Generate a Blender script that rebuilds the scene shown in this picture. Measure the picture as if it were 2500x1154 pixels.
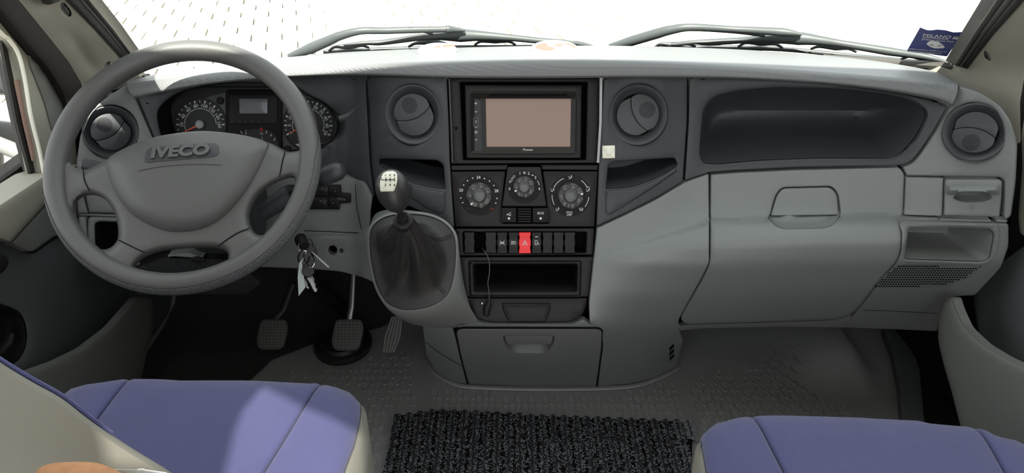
import bpy, bmesh, math, random
import numpy as np
from mathutils import Vector, Matrix
from mathutils.geometry import delaunay_2d_cdt

random.seed(7)
for o in list(bpy.data.objects):
    bpy.data.objects.remove(o)
SC = bpy.context.scene
COL = SC.collection

# ------------------------------------------------------------------ camera
W, H, FPX = 2500.0, 1154.0, 1950.0
PITCH = math.radians(28)
CAM = Vector((0.0, 0.0, 1.05))
cd = bpy.data.cameras.new('camera')
cam = bpy.data.objects.new('camera', cd)
COL.objects.link(cam)
cam.location = CAM
cam.rotation_euler = (math.pi / 2 - PITCH, 0, 0)
cd.sensor_width = 36
cd.lens = 36 * FPX / W
cd.clip_start = 0.02
SC.camera = cam

# ------------------------------------------------------------------ light
SC.view_settings.view_transform = 'Standard'
SC.view_settings.look = 'None'
SC.view_settings.gamma = 1
SC.view_settings.use_curve_mapping = False
SC.view_settings.exposure = 0.12
w = bpy.data.worlds.new('world')
SC.world = w
w.use_nodes = True
bg = w.node_tree.nodes['Background']
bg.inputs[0].default_value = (0.93, 0.97, 1.0, 1)
bg.inputs[1].default_value = 2.1
sl = bpy.data.lights.new('sun', 'SUN')
sl.energy = 20.0
sl.angle = math.radians(0.6)
sl.color = (1.0, 0.95, 0.86)
sun = bpy.data.objects.new('sun', sl)
COL.objects.link(sun)
SUN_DIR = Vector((0.04, 0.56, -0.83)).normalized()     # the way the light travels
sun.rotation_euler = (-SUN_DIR).to_track_quat('Z', 'Y').to_euler()
sun.location = (-4, -4, 6)
try:
    SC.cycles.use_denoising = True
    SC.cycles.max_bounces = 8
    SC.cycles.transparent_max_bounces = 12
    SC.cycles.caustics_reflective = False
    SC.cycles.caustics_refractive = False
    SC.cycles.sample_clamp_indirect = 6
except Exception:
    pass

# ------------------------------------------------------------------ pixel rays
CT, ST = math.cos(PITCH), math.sin(PITCH)
def ray(px, py):
    x = (px - W / 2) / FPX
    v = (H / 2 - py) / FPX
    return Vector((x, CT + v * ST, -ST + v * CT))
def PY(px, py, Y):
    r = ray(px, py); return CAM + r * (Y / r.y)
def PZ(px, py, z):
    r = ray(px, py); return CAM + r * ((z - CAM.z) / r.z)
def PX(px, py, X):
    r = ray(px, py); return CAM + r * (X / r.x)
def proj(p):
    q = Vector(p) - CAM
    d = q.y * CT - q.z * ST
    return (W / 2 + FPX * q.x / d, H / 2 - FPX * (q.y * ST + q.z * CT) / d)
def depth(p):
    q = Vector(p) - CAM
    return q.y * CT - q.z * ST

# ------------------------------------------------------------------ objects
ORI = {}
def thing(name, loc, label=None, cat=None, group=None, kind=None):
    o = bpy.data.objects.new(name, None)
    o.empty_display_size = 0.05
    COL.objects.link(o)
    o.location = loc
    ORI[o] = Vector(loc)
    tag(o, label, cat, group, kind)
    return o
def tag(o, label=None, cat=None, group=None, kind=None):
    if label: o['label'] = label
    if cat: o['category'] = cat
    if group: o['group'] = group
    if kind: o['kind'] = kind
    return o
def link_mesh(name, me, mat, parent=None, base=None):
    """base: origin for a top-level mesh"""
    o = bpy.data.objects.new(name, me)
    COL.objects.link(o)
    if parent is not None:
        org = ORI[parent]
        o.parent = parent
        ORI[o] = org
    else:
        org = Vector(base) if base is not None else Vector((0, 0, 0))
        o.location = org
        ORI[o] = org
    me.transform(Matrix.Translation(-org))
    if mat is not None and not me.materials:
        me.materials.append(mat)
    return o

class MB:
    def __init__(s):
        s.v = []; s.f = []; s.uv = {}
    def add(s, vs, fs):
        n = len(s.v)
        s.v.extend([tuple(a) for a in vs])
        s.f.extend([tuple(i + n for i in f) for f in fs])
        return n
    def build(s, name, mat, parent=None, base=None, ang=40, weld=1e-5):
        me = bpy.data.meshes.new(name)
        me.from_pydata(s.v, [], s.f)
        bm = bmesh.new(); bm.from_mesh(me)
        if weld: bmesh.ops.remove_doubles(bm, verts=bm.verts, dist=weld)
        bmesh.ops.recalc_face_normals(bm, faces=bm.faces)
        bm.to_mesh(me); bm.free()
        for p in me.polygons: p.use_smooth = True
        me.set_sharp_from_angle(angle=math.radians(ang))
        return link_mesh(name, me, mat, parent, base)
    # ---- shapes in world space
    def tube(s, path, r, seg=8, cap=True, flat=1.0):
        path = [Vector(p) for p in path]
        n = len(path)
        rs = r if isinstance(r, (list, tuple)) else [r] * n
        t0 = (path[1] - path[0]).normalized()
        ref = Vector((0, 0, 1)) if abs(t0.z) < .9 else Vector((0, 1, 0))
        a = t0.cross(ref).normalized()
        vs, fs = [], []
        for i, p in enumerate(path):
            t = (path[min(i + 1, n - 1)] - path[max(i - 1, 0)]).normalized()
            a = (a - t * a.dot(t)).normalized()
            b = t.cross(a)
            for k in range(seg):
                th = 2 * math.pi * k / seg
                vs.append(p + (a * math.cos(th) + b * math.sin(th) * flat) * rs[i])
        for i in range(n - 1):
            for k in range(seg):
                k2 = (k + 1) % seg
                fs.append((i * seg + k, i * seg + k2, (i + 1) * seg + k2, (i + 1) * seg + k))
        if cap:
            fs.append(tuple(range(seg))[::-1]); fs.append(tuple((n - 1) * seg + k for k in range(seg)))
        s.add(vs, fs); return s
    def loft(s, rows, closed=False):
        n = len(rows[0]); vs = [p for r in rows for p in r]; fs = []
        for i in range(len(rows) - 1):
            for k in range(n if closed else n - 1):
                k2 = (k + 1) % n
                fs.append((i * n + k, i * n + k2, (i + 1) * n + k2, (i + 1) * n + k))
        s.add(vs, fs); return s
    def ngon(s, pts):
        s.add(pts, [tuple(range(len(pts)))]); return s
    def box(s, c, ex, ey, ez, hx, hy, hz):
        c = Vector(c); ex, ey, ez = Vector(ex), Vector(ey), Vector(ez)
        vs = [c + ex * (hx * i) + ey * (hy * j) + ez * (hz * k) for k in (-1, 1) for j in (-1, 1) for i in (-1, 1)]
        s.add(vs, [(0, 1, 3, 2), (4, 6, 7, 5), (0, 4, 5, 1), (2, 3, 7, 6), (0, 2, 6, 4), (1, 5, 7, 3)]); return s
    # ---- shapes in a frame (units: photo pixels at that place)
    def lathe(s, fr, prof, seg=40, sx=1.0, sy=1.0, cx=0, cy=0, cap=True):
        rows = []
        for (r, h) in prof:
            rows.append([fr.pt(cx + r * sx * math.cos(2 * math.pi * k / seg), cy + r * sy * math.sin(2 * math.pi * k / seg), h) for k in range(seg)])
        s.loft(rows, True)
        if cap: s.ngon(rows[-1])
        return s
    def prism(s, fr, poly, h0, h1, bev=0.0, cap0=False):
        poly = list(poly)
        if area2(poly) < 0: poly = poly[::-1]
        rows = [[fr.pt(x, y, h0) for x, y in poly]]
        if bev > 0:
            for (e, d) in ((0, bev), (.3 * bev, .3 * bev), (bev, 0)):
                rows.append([fr.pt(x, y, h1 - d) for x, y in inset(poly, e)])
        else:
            rows.append([fr.pt(x, y, h1) for x, y in poly])
        s.loft(rows, True)
        s.ngon(rows[-1])
        if cap0: s.ngon(rows[0][::-1])
        return s
    def text(s, fr, txt, x, y, size, h=0.3, rot=0.0, sx=1.0, shear=0.0, h0=0.0, align='CENTER', bold=0.0):
        vs, fs = text_geo(txt, align, bold)
        c, sn = math.cos(rot), math.sin(rot)
        out = []
        for (a, b, k) in vs:
            a, b = a * size * sx, (b - .35) * size
            a += b * shear
            out.append(fr.pt(x + a * c - b * sn, y + a * sn + b * c, h0 + (h if k > 0 else 0)))
        s.add(out, fs); return s
    def strip(s, fr, pts, wd, h=0.3, h0=0.0):
        """flat raised line along 2D points"""
        pts = [Vector(p).to_2d() if len(p) > 2 else Vector(p) for p in pts]
        L, R = [], []
        for i, p in enumerate(pts):
            t = (pts[min(i + 1, len(pts) - 1)] - pts[max(i - 1, 0)]).normalized()
            nn = Vector((-t.y, t.x)) * wd / 2
            L.append(p + nn); R.append(p - nn)
        poly = [tuple(p) for p in L + R[::-1]]
        s.prism(fr, poly, h0, h0 + h); return s
    def dot(s, fr, x, y, r, h=0.3, seg=12, h0=0.0):
        s.prism(fr, [(x + r * math.cos(2 * math.pi * k / seg), y + r * math.sin(2 * math.pi * k / seg)) for k in range(seg)], h0, h0 + h); return s

_TG = {}
def text_geo(txt, align='CENTER', bold=0.0):
    key = (txt, align, bold)
    if key in _TG: return _TG[key]
    cu = bpy.data.curves.new('tmp', 'FONT')
    cu.body = txt; cu.align_x = align; cu.size = 1.0; cu.extrude = 0.05; cu.resolution_u = 3
    cu.offset = bold
    o = bpy.data.objects.new('tmp', cu); COL.objects.link(o)
    dg = bpy.context.evaluated_depsgraph_get()
    me = bpy.data.meshes.new_from_object(o.evaluated_get(dg))
    res = ([tuple(v.co) for v in me.vertices], [tuple(p.vertices) for p in me.polygons])
    bpy.data.objects.remove(o); bpy.data.curves.remove(cu); bpy.data.meshes.remove(me)
    _TG[key] = res
    return res

# ------------------------------------------------------------------ 2D helpers
def area2(p):
    a = 0
    for i in range(len(p)):
        x0, y0 = p[i]; x1, y1 = p[(i + 1) % len(p)]
        a += x0 * y1 - x1 * y0
    return a / 2
def inset(poly, e):
    """move each vertex to the inside by e (poly counter-clockwise or clockwise)"""
    if e == 0: return list(poly)
    sg = 1 if area2(poly) > 0 else -1
    out = []; n = len(poly)
    for i in range(n):
        ax, ay = poly[i - 1]; bx, by = poly[i]; cx, cy = poly[(i + 1) % n]
        t1 = Vector((bx - ax, by - ay)); t2 = Vector((cx - bx, cy - by))
        if t1.length < 1e-9 or t2.length < 1e-9:
            out.append(poly[i]); continue
        t1.normalize(); t2.normalize()
        n1 = Vector((-t1.y, t1.x)); n2 = Vector((-t2.y, t2.x))
        m = n1 + n2
        if m.length < 1e-6: out.append(poly[i]); continue
        m.normalize()
        k = min(1.0 / max(m.dot(n1), .45), 2.0)
        out.append((bx + m.x * e * k * sg, by + m.y * e * k * sg))
    return out
def rpoly(pts, r=8.0, step=9.0, seg=5):
    """closed polygon with rounded corners; a point may carry its own radius"""
    n = len(pts); P = [Vector(p[:2]) for p in pts]
    R = [(p[2] if len(p) > 2 else r) for p in pts]
    raw = []
    for i in range(n):
        a, b, c = P[i - 1], P[i], P[(i + 1) % n]
        l1, l2 = (a - b).length, (c - b).length
        rr = min(R[i], l1 * .48, l2 * .48)
        if rr < 1e-6: raw.append(b); continue
        p0 = b + (a - b) / l1 * rr; p2 = b + (c - b) / l2 * rr
        for k in range(seg + 1):
            t = k / seg
            raw.append(p0 * (1 - t) ** 2 + b * (2 * t * (1 - t)) + p2 * t * t)
    return densify(raw, step, True)
def densify(raw, step, closed=True):
    out = []; n = len(raw)
    for i in range(n if closed else n - 1):
        a = Vector(raw[i]); b = Vector(raw[(i + 1) % n]); l = (b - a).length
        if l < 1e-6: continue
        k = max(1, int(math.ceil(l / step)))
        for j in range(k): out.append(tuple(a + (b - a) * (j / k)))
    if not closed: out.append(tuple(raw[-1]))
    return out
def spline(pts, n=8, closed=False):
    P = [Vector(p) for p in pts]; m = len(P); out = []
    rng = range(m if closed else m - 1)
    for i in rng:
        p1, p2 = P[i], P[(i + 1) % m]
        p0 = P[i - 1] if (closed or i > 0) else p1 * 2 - p2
        p3 = P[(i + 2) % m] if (closed or i + 2 < m) else p2 * 2 - p1
        for k in range(n):
            t = k / n
            out.append(0.5 * ((2 * p1) + (p2 - p0) * t + (2 * p0 - 5 * p1 + 4 * p2 - p3) * t * t + (3 * p1 - p0 - 3 * p2 + p3) * t ** 3))
    if not closed: out.append(P[-1].copy())
    return out
def sp2(pts, step=9.0, closed=True):
    """smooth closed outline through 2D points"""
    q = spline([(p[0], p[1], 0) for p in pts], 10, closed)
    return densify([(a.x, a.y) for a in q], step, closed)
def ell(cx, cy, rx, ry, n=48, rot=0.0):
    c, s = math.cos(rot), math.sin(rot); o = []
    for k in range(n):
        a = 2 * math.pi * k / n; x, y = rx * math.cos(a), ry * math.sin(a)
        o.append((cx + x * c - y * s, cy + x * s + y * c))
    return o
def inside(pts, poly):
    pts = np.asarray(pts); x, y = pts[:, 0], pts[:, 1]
    p = np.asarray(poly); q = np.roll(p, -1, 0)
    r = np.zeros(len(pts), bool)
    for (x0, y0), (x1, y1) in zip(p, q):
        if y0 == y1: continue
        c = ((y0 > y) != (y1 > y)) & (x < (x1 - x0) * (y - y0) / (y1 - y0) + x0)
        r ^= c
    return r
def dist(pts, poly, closed=True):
    pts = np.asarray(pts, float); p = np.asarray(poly, float)
    q = np.roll(p, -1, 0)
    if not closed: p, q = p[:-1], q[:-1]
    best = np.full(len(pts), 1e9)
    for a, b in zip(p, q):
        d = b - a; l = (d * d).sum()
        if l < 1e-12: continue
        t = np.clip(((pts - a) @ d) / l, 0, 1)
        best = np.minimum(best, np.hypot(*(pts - (a + t[:, None] * d)).T))
    return best
def sstep(t):
    t = min(max(t, 0.0), 1.0); return t * t * (3 - 2 * t)

# ------------------------------------------------------------------ surfaces seen through pixels
class Field:
    """smooth surface given by columns of (py, Y)"""
    def __init__(s, cols, blur=(2, 5), x0=-200, x1=2700, y0=-400, y1=1300, st=5):
        xs = np.arange(x0, x1 + 1, st); ys = np.arange(y0, y1 + 1, st)
        cols = sorted(cols, key=lambda c: c[0])
        G = np.stack([np.interp(ys, [p[0] for p in c[1]], [p[1] for p in c[1]]) for c in cols], 0)
        cx = [c[0] for c in cols]
        A = np.stack([np.interp(xs, cx, G[:, j]) for j in range(len(ys))], 0)
        def blur1(A, k, ax):
            if k == 0: return A
            pad = [(0, 0), (0, 0)]; pad[ax] = (k, k)
            B = np.pad(A, pad, mode='edge'); out = np.zeros_like(A); n = A.shape[ax]
            for i in range(2 * k + 1): out += np.take(B, range(i, i + n), ax)
            return out / (2 * k + 1)
        for _ in range(2):
            A = blur1(A, blur[0], 0); A = blur1(A, blur[1], 1)
        s.A, s.x0, s.y0, s.st = A, x0, y0, st
    def Y(s, px, py):
        i = (px - s.x0) / s.st; j = (py - s.y0) / s.st
        i = min(max(i, 0), s.A.shape[1] - 1.001); j = min(max(j, 0), s.A.shape[0] - 1.001)
        a, b = int(i), int(j); u, v = i - a, j - b
        A = s.A
        return A[b, a] * (1 - u) * (1 - v) + A[b, a + 1] * u * (1 - v) + A[b + 1, a] * (1 - u) * v + A[b + 1, a + 1] * u * v
    def at(s, px, py, h=0.0):
        r = ray(px, py); return CAM + r * (s.Y(px, py) / r.y - h)
    def normal(s, px, py, e=12):
        a = s.at(px + e, py) - s.at(px - e, py); b = s.at(px, py - e) - s.at(px, py + e)
        return a.cross(b).normalized()
class Plane:
    def __init__(s, p, n):
        s.p, s.n = Vector(p), Vector(n).normalized()
    def at(s, px, py, h=0.0):
        r = ray(px, py); t = (s.p - CAM).dot(s.n) / r.dot(s.n)
        return CAM + r * (t - h)
    def normal(s, px, py): return s.n
class Frame:
    def __init__(s, o, n, up=(0, 0, 1), scale=None):
        s.o = Vector(o); s.n = Vector(n).normalized()
        upv = Vector(up)
        s.r = upv.cross(s.n).normalized(); s.u = s.n.cross(s.r).normalized()
        s.s = scale if scale else depth(s.o) / FPX
    def pt(s, x, y, h=0.0):
        return s.o + (s.r * x + s.u * y + s.n * h) * s.s
    def turned(s, a):
        g = Frame.__new__(Frame); g.o, g.n, g.s = s.o, s.n, s.s
        g.r = s.r * math.cos(a) + s.u * math.sin(a); g.u = s.n.cross(g.r)
        return g
    def moved(s, x, y, h=0.0):
        g = Frame.__new__(Frame); g.o = s.pt(x, y, h); g.n, g.s, g.r, g.u = s.n, s.s, s.r, s.u
        return g
class PF(Frame):
    """frame on a surface where local (x, y) are photo pixels given absolutely"""
    def __init__(s, fld, px, py, n=None, h=0.0):
        Frame.__init__(s, fld.at(px, py, h), n if n is not None else fld.normal(px, py))

def patch(name, outline, fld, mat, parent, thick=0.012, holes=(), grid=18, edge=(3.0, .0022), relief=None, h=0.0, back=(0, 1, 0), base=None, ang=35, hole_edge=None, mapf=None, build=True, mb=None):
    """a panel with rounded rims on a surface: outline and holes are dense 2D loops"""
    m = mapf or fld.at
    mb = mb or MB()
    ex, er = edge
    loops = [(outline, 1, ex, er)] + [(hl, -1, *(hole_edge or edge)) for hl in holes]
    bk = Vector(back).normalized() * thick
    inner = []
    allp = [outline] + list(holes)
    def rel(pts):
        if relief is None: return [h] * len(pts)
        d = dist(pts, outline)
        return [h + relief(p[0], p[1], dd) for p, dd in zip(pts, d)]
    for (lp, sg, e_, r_) in loops:
        rings2 = [inset(lp, 0), inset(lp, sg * e_ * .3), inset(lp, sg * e_)]
        hs = [-r_, -r_ * .3, 0]
        rows = []
        for rg, hh in zip(rings2, hs):
            rr = rel(rg)
            rows.append([m(p[0], p[1], a + hh) for p, a in zip(rg, rr)])
        rows.insert(0, [p + bk for p in rows[0]])
        mb.loft(rows, True)
        inner.append(rings2[-1])
    pts = [p for lp in inner for p in lp]
    edges = []; k = 0
    for lp in inner:
        n = len(lp); edges += [(k + i, k + (i + 1) % n) for i in range(n)]; k += n
    xs = [p[0] for p in outline]; ys = [p[1] for p in outline]
    gx, gy = np.meshgrid(np.arange(min(xs) + grid * .5, max(xs), grid), np.arange(min(ys) + grid * .5, max(ys), grid))
    g = np.stack([gx.ravel(), gy.ravel()], 1)
    if len(g):
        ok = inside(g, inner[0])
        for lp in inner[1:]: ok &= ~inside(g, lp)
        for lp in inner: ok &= dist(g, lp) > grid * .4
        pts = pts + [tuple(q) for q in g[ok]]
    r = delaunay_2d_cdt([Vector(p) for p in pts], edges, [], 2, 1e-6)
    V = [(v.x, v.y) for v in r[0]]
    F_ = [tuple(f) for f in r[2]]
    cen_ = np.array([[sum(V[i][0] for i in f) / len(f), sum(V[i][1] for i in f) / len(f)] for f in F_])
    keep_ = inside(cen_, inner[0])
    for lp in inner[1:]: keep_ &= ~inside(cen_, lp)
    F_ = [f for f, k_ in zip(F_, keep_) if k_]
    hh = rel(V)
    mb.add([m(p[0], p[1], a) for p, a in zip(V, hh)], F_)
    if not build: return mb
    return mb.build(name, mat, parent, base, ang)

def pocket(name, outline, fld, depth_m, mat, parent, shrink=3.0, back=(0, 1, 0.05), rim=.001, cap=True):
    """an open recess: side walls and a back"""
    mb = MB(); bk = Vector(back).normalized()
    f0 = [fld.at(p[0], p[1], -rim) for p in outline]
    sm = inset(outline, shrink)
    rows = [f0]
    for t, e in ((.5, .3), (.9, .5), (1.0, 1.6)):
        q = inset(outline, shrink * e)
        rows.append([fld.at(p[0], p[1], -rim) + bk * depth_m * t for p in q])
    mb.loft(rows, True)
    if cap: mb.ngon(rows[-1])
    return mb.build(name, mat, parent, ang=50)

def groove(name, pts, fld, wpx, mat, parent, h=.0006, smooth=True):
    """a dark joint line lying on a surface"""
    q = [(p.x, p.y) for p in spline([(p[0], p[1], 0) for p in pts], 8)] if smooth else densify(pts, 10, False)
    mb = MB(); L = []; R = []
    for i, p in enumerate(q):
        a = Vector(q[max(i - 1, 0)]); b = Vector(q[min(i + 1, len(q) - 1)])
        t = (b - a).normalized(); nn = Vector((-t.y, t.x)) * wpx / 2
        L.append(fld.at(p[0] + nn.x, p[1] + nn.y, h)); R.append(fld.at(p[0] - nn.x, p[1] - nn.y, h))
    mid = [fld.at(p[0], p[1], h - .0015) for p in q]
    mb.loft([L, R]); mb.loft([R, mid]); mb.loft([mid, L])
    return mb.build(name, mat, parent)

# ------------------------------------------------------------------ materials
def mat(name, col, rough=.5, spec=.5, metal=0.0, bump=None, var=None, coat=0.0, sheen=0.0, extra=None):
    """bump: (kind, scale, strength, distance); var: (scale, amount) soft colour variation"""
    m = bpy.data.materials.new(name); m.use_nodes = True
    nt = m.node_tree; N = nt.nodes; b = N['Principled BSDF']
    b.inputs['Base Color'].default_value = (*col, 1)
    b.inputs['Roughness'].default_value = rough
    b.inputs['Metallic'].default_value = metal
    b.inputs['Specular IOR Level'].default_value = spec
    b.inputs['Coat Weight'].default_value = coat
    b.inputs['Sheen Weight'].default_value = sheen
    tc = N.new('ShaderNodeTexCoord')
    if var:
        nz = N.new('ShaderNodeTexNoise'); nz.inputs['Scale'].default_value = var[0]; nz.inputs['Detail'].default_value = 4
        nt.links.new(tc.outputs['Object'], nz.inputs['Vector'])
        mx = N.new('ShaderNodeMix'); mx.data_type = 'RGBA'
        mx.inputs[6].default_value = (*[c * (1 - var[1]) for c in col], 1)
        mx.inputs[7].default_value = (*[min(c * (1 + var[1]), 1) for c in col], 1)
        nt.links.new(nz.outputs['Fac'], mx.inputs[0])
        nt.links.new(mx.outputs[2], b.inputs['Base Color'])
    if bump:
        kind, sc, st, ds = bump
        if kind == 'noise':
            t = N.new('ShaderNodeTexNoise'); t.inputs['Scale'].default_value = sc; t.inputs['Detail'].default_value = 2
            out = t.outputs['Fac']; nt.links.new(tc.outputs['Object'], t.inputs['Vector'])
        elif kind == 'pebble':
            t = N.new('ShaderNodeTexVoronoi'); t.inputs['Scale'].default_value = sc; t.feature = 'SMOOTH_F1'
            out = t.outputs['Distance']; nt.links.new(tc.outputs['Object'], t.inputs['Vector'])
        elif kind == 'diamond':          # uv in metres
            sx = N.new('ShaderNodeSeparateXYZ'); nt.links.new(tc.outputs['UV'], sx.inputs[0])
            def mth(op, a, bb=None):
                q = N.new('ShaderNodeMath'); q.operation = op
                for i, z in enumerate((a, bb)):
                    if z is None: continue
                    if isinstance(z, (int, float)): q.inputs[i].default_value = z
                    else: nt.links.new(z, q.inputs[i])
                return q.outputs[0]
            a_ = mth('SINE', mth('MULTIPLY', mth('ADD', sx.outputs[0], sx.outputs[1]), sc))
            b_ = mth('SINE', mth('MULTIPLY', mth('SUBTRACT', sx.outputs[0], sx.outputs[1]), sc))
            out = mth('MULTIPLY', a_, b_)
        elif kind == 'dots':             # staggered dimples over the object
            sx = N.new('ShaderNodeSeparateXYZ'); nt.links.new(tc.outputs['Object'], sx.inputs[0])
            def mth(op, a, bb=None):
                q = N.new('ShaderNodeMath'); q.operation = op
                for i, z in enumerate((a, bb)):
                    if z is None: continue
                    if isinstance(z, (int, float)): q.inputs[i].default_value = z
                    else: nt.links.new(z, q.inputs[i])
                return q.outputs[0]
            yz = mth('SUBTRACT', mth('MULTIPLY', sx.outputs[1], .8), sx.outputs[2])
            out = mth('MULTIPLY', mth('SINE', mth('MULTIPLY', mth('ADD', sx.outputs[0], yz), sc)), mth('SINE', mth('MULTIPLY', mth('SUBTRACT', sx.outputs[0], yz), sc)))
        elif kind == 'weave':
            t = N.new('ShaderNodeTexWave'); t.wave_type = 'BANDS'; t.bands_direction = 'DIAGONAL'
            t.inputs['Scale'].default_value = sc; t.inputs['Distortion'].default_value = 1.5; t.inputs['Detail'].default_value = 2
            out = t.outputs['Fac']; nt.links.new(tc.outputs['Object'], t.inputs['Vector'])
        bp = N.new('ShaderNodeBump'); bp.inputs['Strength'].default_value = st; bp.inputs['Distance'].default_value = ds
        nt.links.new(out, bp.inputs['Height']); nt.links.new(bp.outputs['Normal'], b.inputs['Normal'])
    return m

M = {}
M['dash_dark'] = mat('charcoal_plastic', (.030, .0325, .037), .52, .5, bump=('noise', 900, .25, .0006))
M['pad'] = mat('dash_pad_plastic', (.13, .133, .136), .40, .6, bump=('dots', 1250, .30, .0008))
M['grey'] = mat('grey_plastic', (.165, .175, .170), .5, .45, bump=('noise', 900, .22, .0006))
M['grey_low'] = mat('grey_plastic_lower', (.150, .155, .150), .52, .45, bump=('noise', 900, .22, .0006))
M['black'] = mat('black_plastic', (.0115, .0100, .0100), .45, .22, bump=('noise', 700, .12, .0005))
M['black_matt'] = mat('black_matt_plastic', (.009, .0085, .0085), .6, .2, bump=('noise', 600, .2, .0006))
M['gap'] = mat('dark_gap', (.004, .004, .004), .9, .1)
M['vent'] = mat('vent_plastic', (.034, .037, .041), .48, .5, bump=('noise', 900, .15, .0005))
M['wheel'] = mat('wheel_plastic', (.074, .073, .071), .47, .5, bump=('noise', 750, .35, .0008))
M['wheel_grip'] = mat('wheel_grip_plastic', (.112, .113, .114), .42, .5, bump=('diamond', 1150, .9, .0012))
M['beige'] = mat('beige_trim', (.30, .285, .235), .6, .35, bump=('noise', 1200, .25, .0006))
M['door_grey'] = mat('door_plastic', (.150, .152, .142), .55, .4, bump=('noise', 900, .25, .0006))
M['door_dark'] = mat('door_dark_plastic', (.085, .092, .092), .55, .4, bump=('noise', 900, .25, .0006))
M['rubber'] = mat('black_rubber', (.013, .012, .011), .5, .4)
M['pedal'] = mat('pedal_rubber', (.050, .048, .046), .6, .4)
M['pedal_rib'] = mat('pedal_rib_rubber', (.105, .10, .095), .5, .4)
M['seal'] = mat('door_seal_rubber', (.016, .0145, .0135), .85, .12)
M['rubber_grey'] = mat('rubber_grey', (.05, .047, .042), .4, .5)
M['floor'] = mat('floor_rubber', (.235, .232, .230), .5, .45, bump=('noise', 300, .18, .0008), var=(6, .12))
M['floor_shade'] = mat('footwell_shade', (.032, .030, .029), .85, .2, bump=('noise', 500, .5, .002))  # near-black colour stands in for shade on the footwell floor
M['blue'] = mat('blue_fabric', (.066, .067, .158), .85, .15, bump=('weave', 190, .35, .0008), var=(14, .10), sheen=.25)
M['blue_edge'] = mat('blue_piping', (.055, .075, .21), .8, .15)
M['seat_grey'] = mat('seat_grey_fabric', (.195, .187, .158), .8, .2, bump=('noise', 900, .22, .0006), var=(9, .10))
M['leather'] = mat('black_leather', (.016, .0148, .0144), .50, .45, bump=('pebble', 750, .35, .0008))
M['stitch'] = mat('dark_thread', (.030, .028, .027), .7, .2)
M['knob'] = mat('knob_leather', (.022, .021, .021), .38, .5, bump=('noise', 600, .35, .0008))
M['chrome'] = mat('chrome', (.62, .62, .60), .18, .5, metal=1)
M['steel'] = mat('worn_steel', (.20, .20, .20), .38, .5, metal=1)
M['silver'] = mat('silver_plastic', (.30, .30, .31), .35, .5)
M['white_print'] = mat('white_print', (.62, .62, .61), .6, .3)
M['grey_print'] = mat('grey_print', (.16, .15, .15), .6, .3)
M['dim_print'] = mat('dim_print', (.045, .042, .042), .6, .3)
M['red_print'] = mat('red_print', (.30, .03, .02), .6, .3)
M['needle'] = mat('needle_red', (.75, .11, .05), .5, .3)
M['red'] = mat('red_plastic', (.85, .030, .035), .42, .4)
M['cluster'] = mat('cluster_face', (.030, .030, .031), .6, .3)
M['cluster_grey'] = mat('cluster_grey', (.095, .098, .100), .6, .3)
M['lcd'] = mat('lcd_glass', (.17, .18, .20), .15, .5)
M['screen'] = mat('screen_brown_reflection', (.215, .128, .092), .16, .5)  # brown reflection on the switched-off screen, put into its base colour
M['gloss'] = mat('gloss_black', (.006, .0055, .0055), .10, .28)
M['bezel'] = mat('gloss_bezel', (.020, .021, .022), .06, .55)
M['knob_clear'] = mat('knob_grey_plastic', (.045, .045, .046), .25, .6)
M['cap'] = mat('ivory_cap', (.62, .60, .50), .3, .5)
M['ivory'] = mat('ivory_plastic', (.78, .76, .66), .45, .4)
M['wiper'] = mat('wiper_metal', (.050, .056, .057), .5, .4)
M['mat_rib'] = mat('mat_rib', (.021, .0215, .025), .95, .1, bump=('noise', 420, 1.0, .004), var=(330, .85))
M['mat_base'] = mat('mat_base', (.007, .006, .006), .95, .1)
M['fibre'] = mat('mat_fibre', (.20, .205, .22), .9, .1)
M['sticker'] = mat('sticker_blue', (.035, .045, .15), .5, .3)
M['sticker_print'] = mat('sticker_print', (.55, .55, .55), .6, .2)
M['tan'] = mat('tan_suede', (.46, .23, .115), .8, .2, bump=('noise', 300, .4, .001), var=(90, .30))
M['paper'] = mat('pale_paper', (.42, .46, .44), .6, .3)
M['paver'] = mat('paver_stone', (.48, .445, .385), .9, .2, bump=('noise', 60, .4, .004), var=(3, .18))
M['joint'] = mat('paver_joint', (.19, .18, .17), .95, .1)
M['wood'] = mat('pinkish_wood', (.46, .30, .25), .7, .2, var=(40, .25))
M['shell'] = mat('cab_lining', (.40, .39, .35), .8, .2)
M['body'] = mat('van_paint', (.5, .5, .5), .4, .5)
M['mirror_shell'] = mat('mirror_shell', (.16, .17, .165), .55, .4)
M['disc'] = mat('white_disc', (.80, .79, .78), .35, .5)
M['disc_brown'] = mat('brown_residue', (.16, .11, .09), .8, .2)

g = bpy.data.materials.new('window_glass'); g.use_nodes = True
nt = g.node_tree; nt.nodes.clear()
out = nt.nodes.new('ShaderNodeOutputMaterial'); mx = nt.nodes.new('ShaderNodeMixShader')
tr = nt.nodes.new('ShaderNodeBsdfTransparent'); gl = nt.nodes.new('ShaderNodeBsdfGlossy'); 
tr.inputs[0].default_value = (.95, .97, .96, 1); gl.inputs['Roughness'].default_value = 0.02; mx.inputs[0].default_value = 0.03
nt.links.new(tr.outputs[0], mx.inputs[1]); nt.links.new(gl.outputs[0], mx.inputs[2]); nt.links.new(mx.outputs[0], out.inputs[0])
M['glass'] = g
g = g.copy(); g.name = 'added_skylight_glass'; g.node_tree.nodes['Transparent BSDF'].inputs[0].default_value = (.30, .304, .308, 1)
M['tinted'] = g

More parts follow.
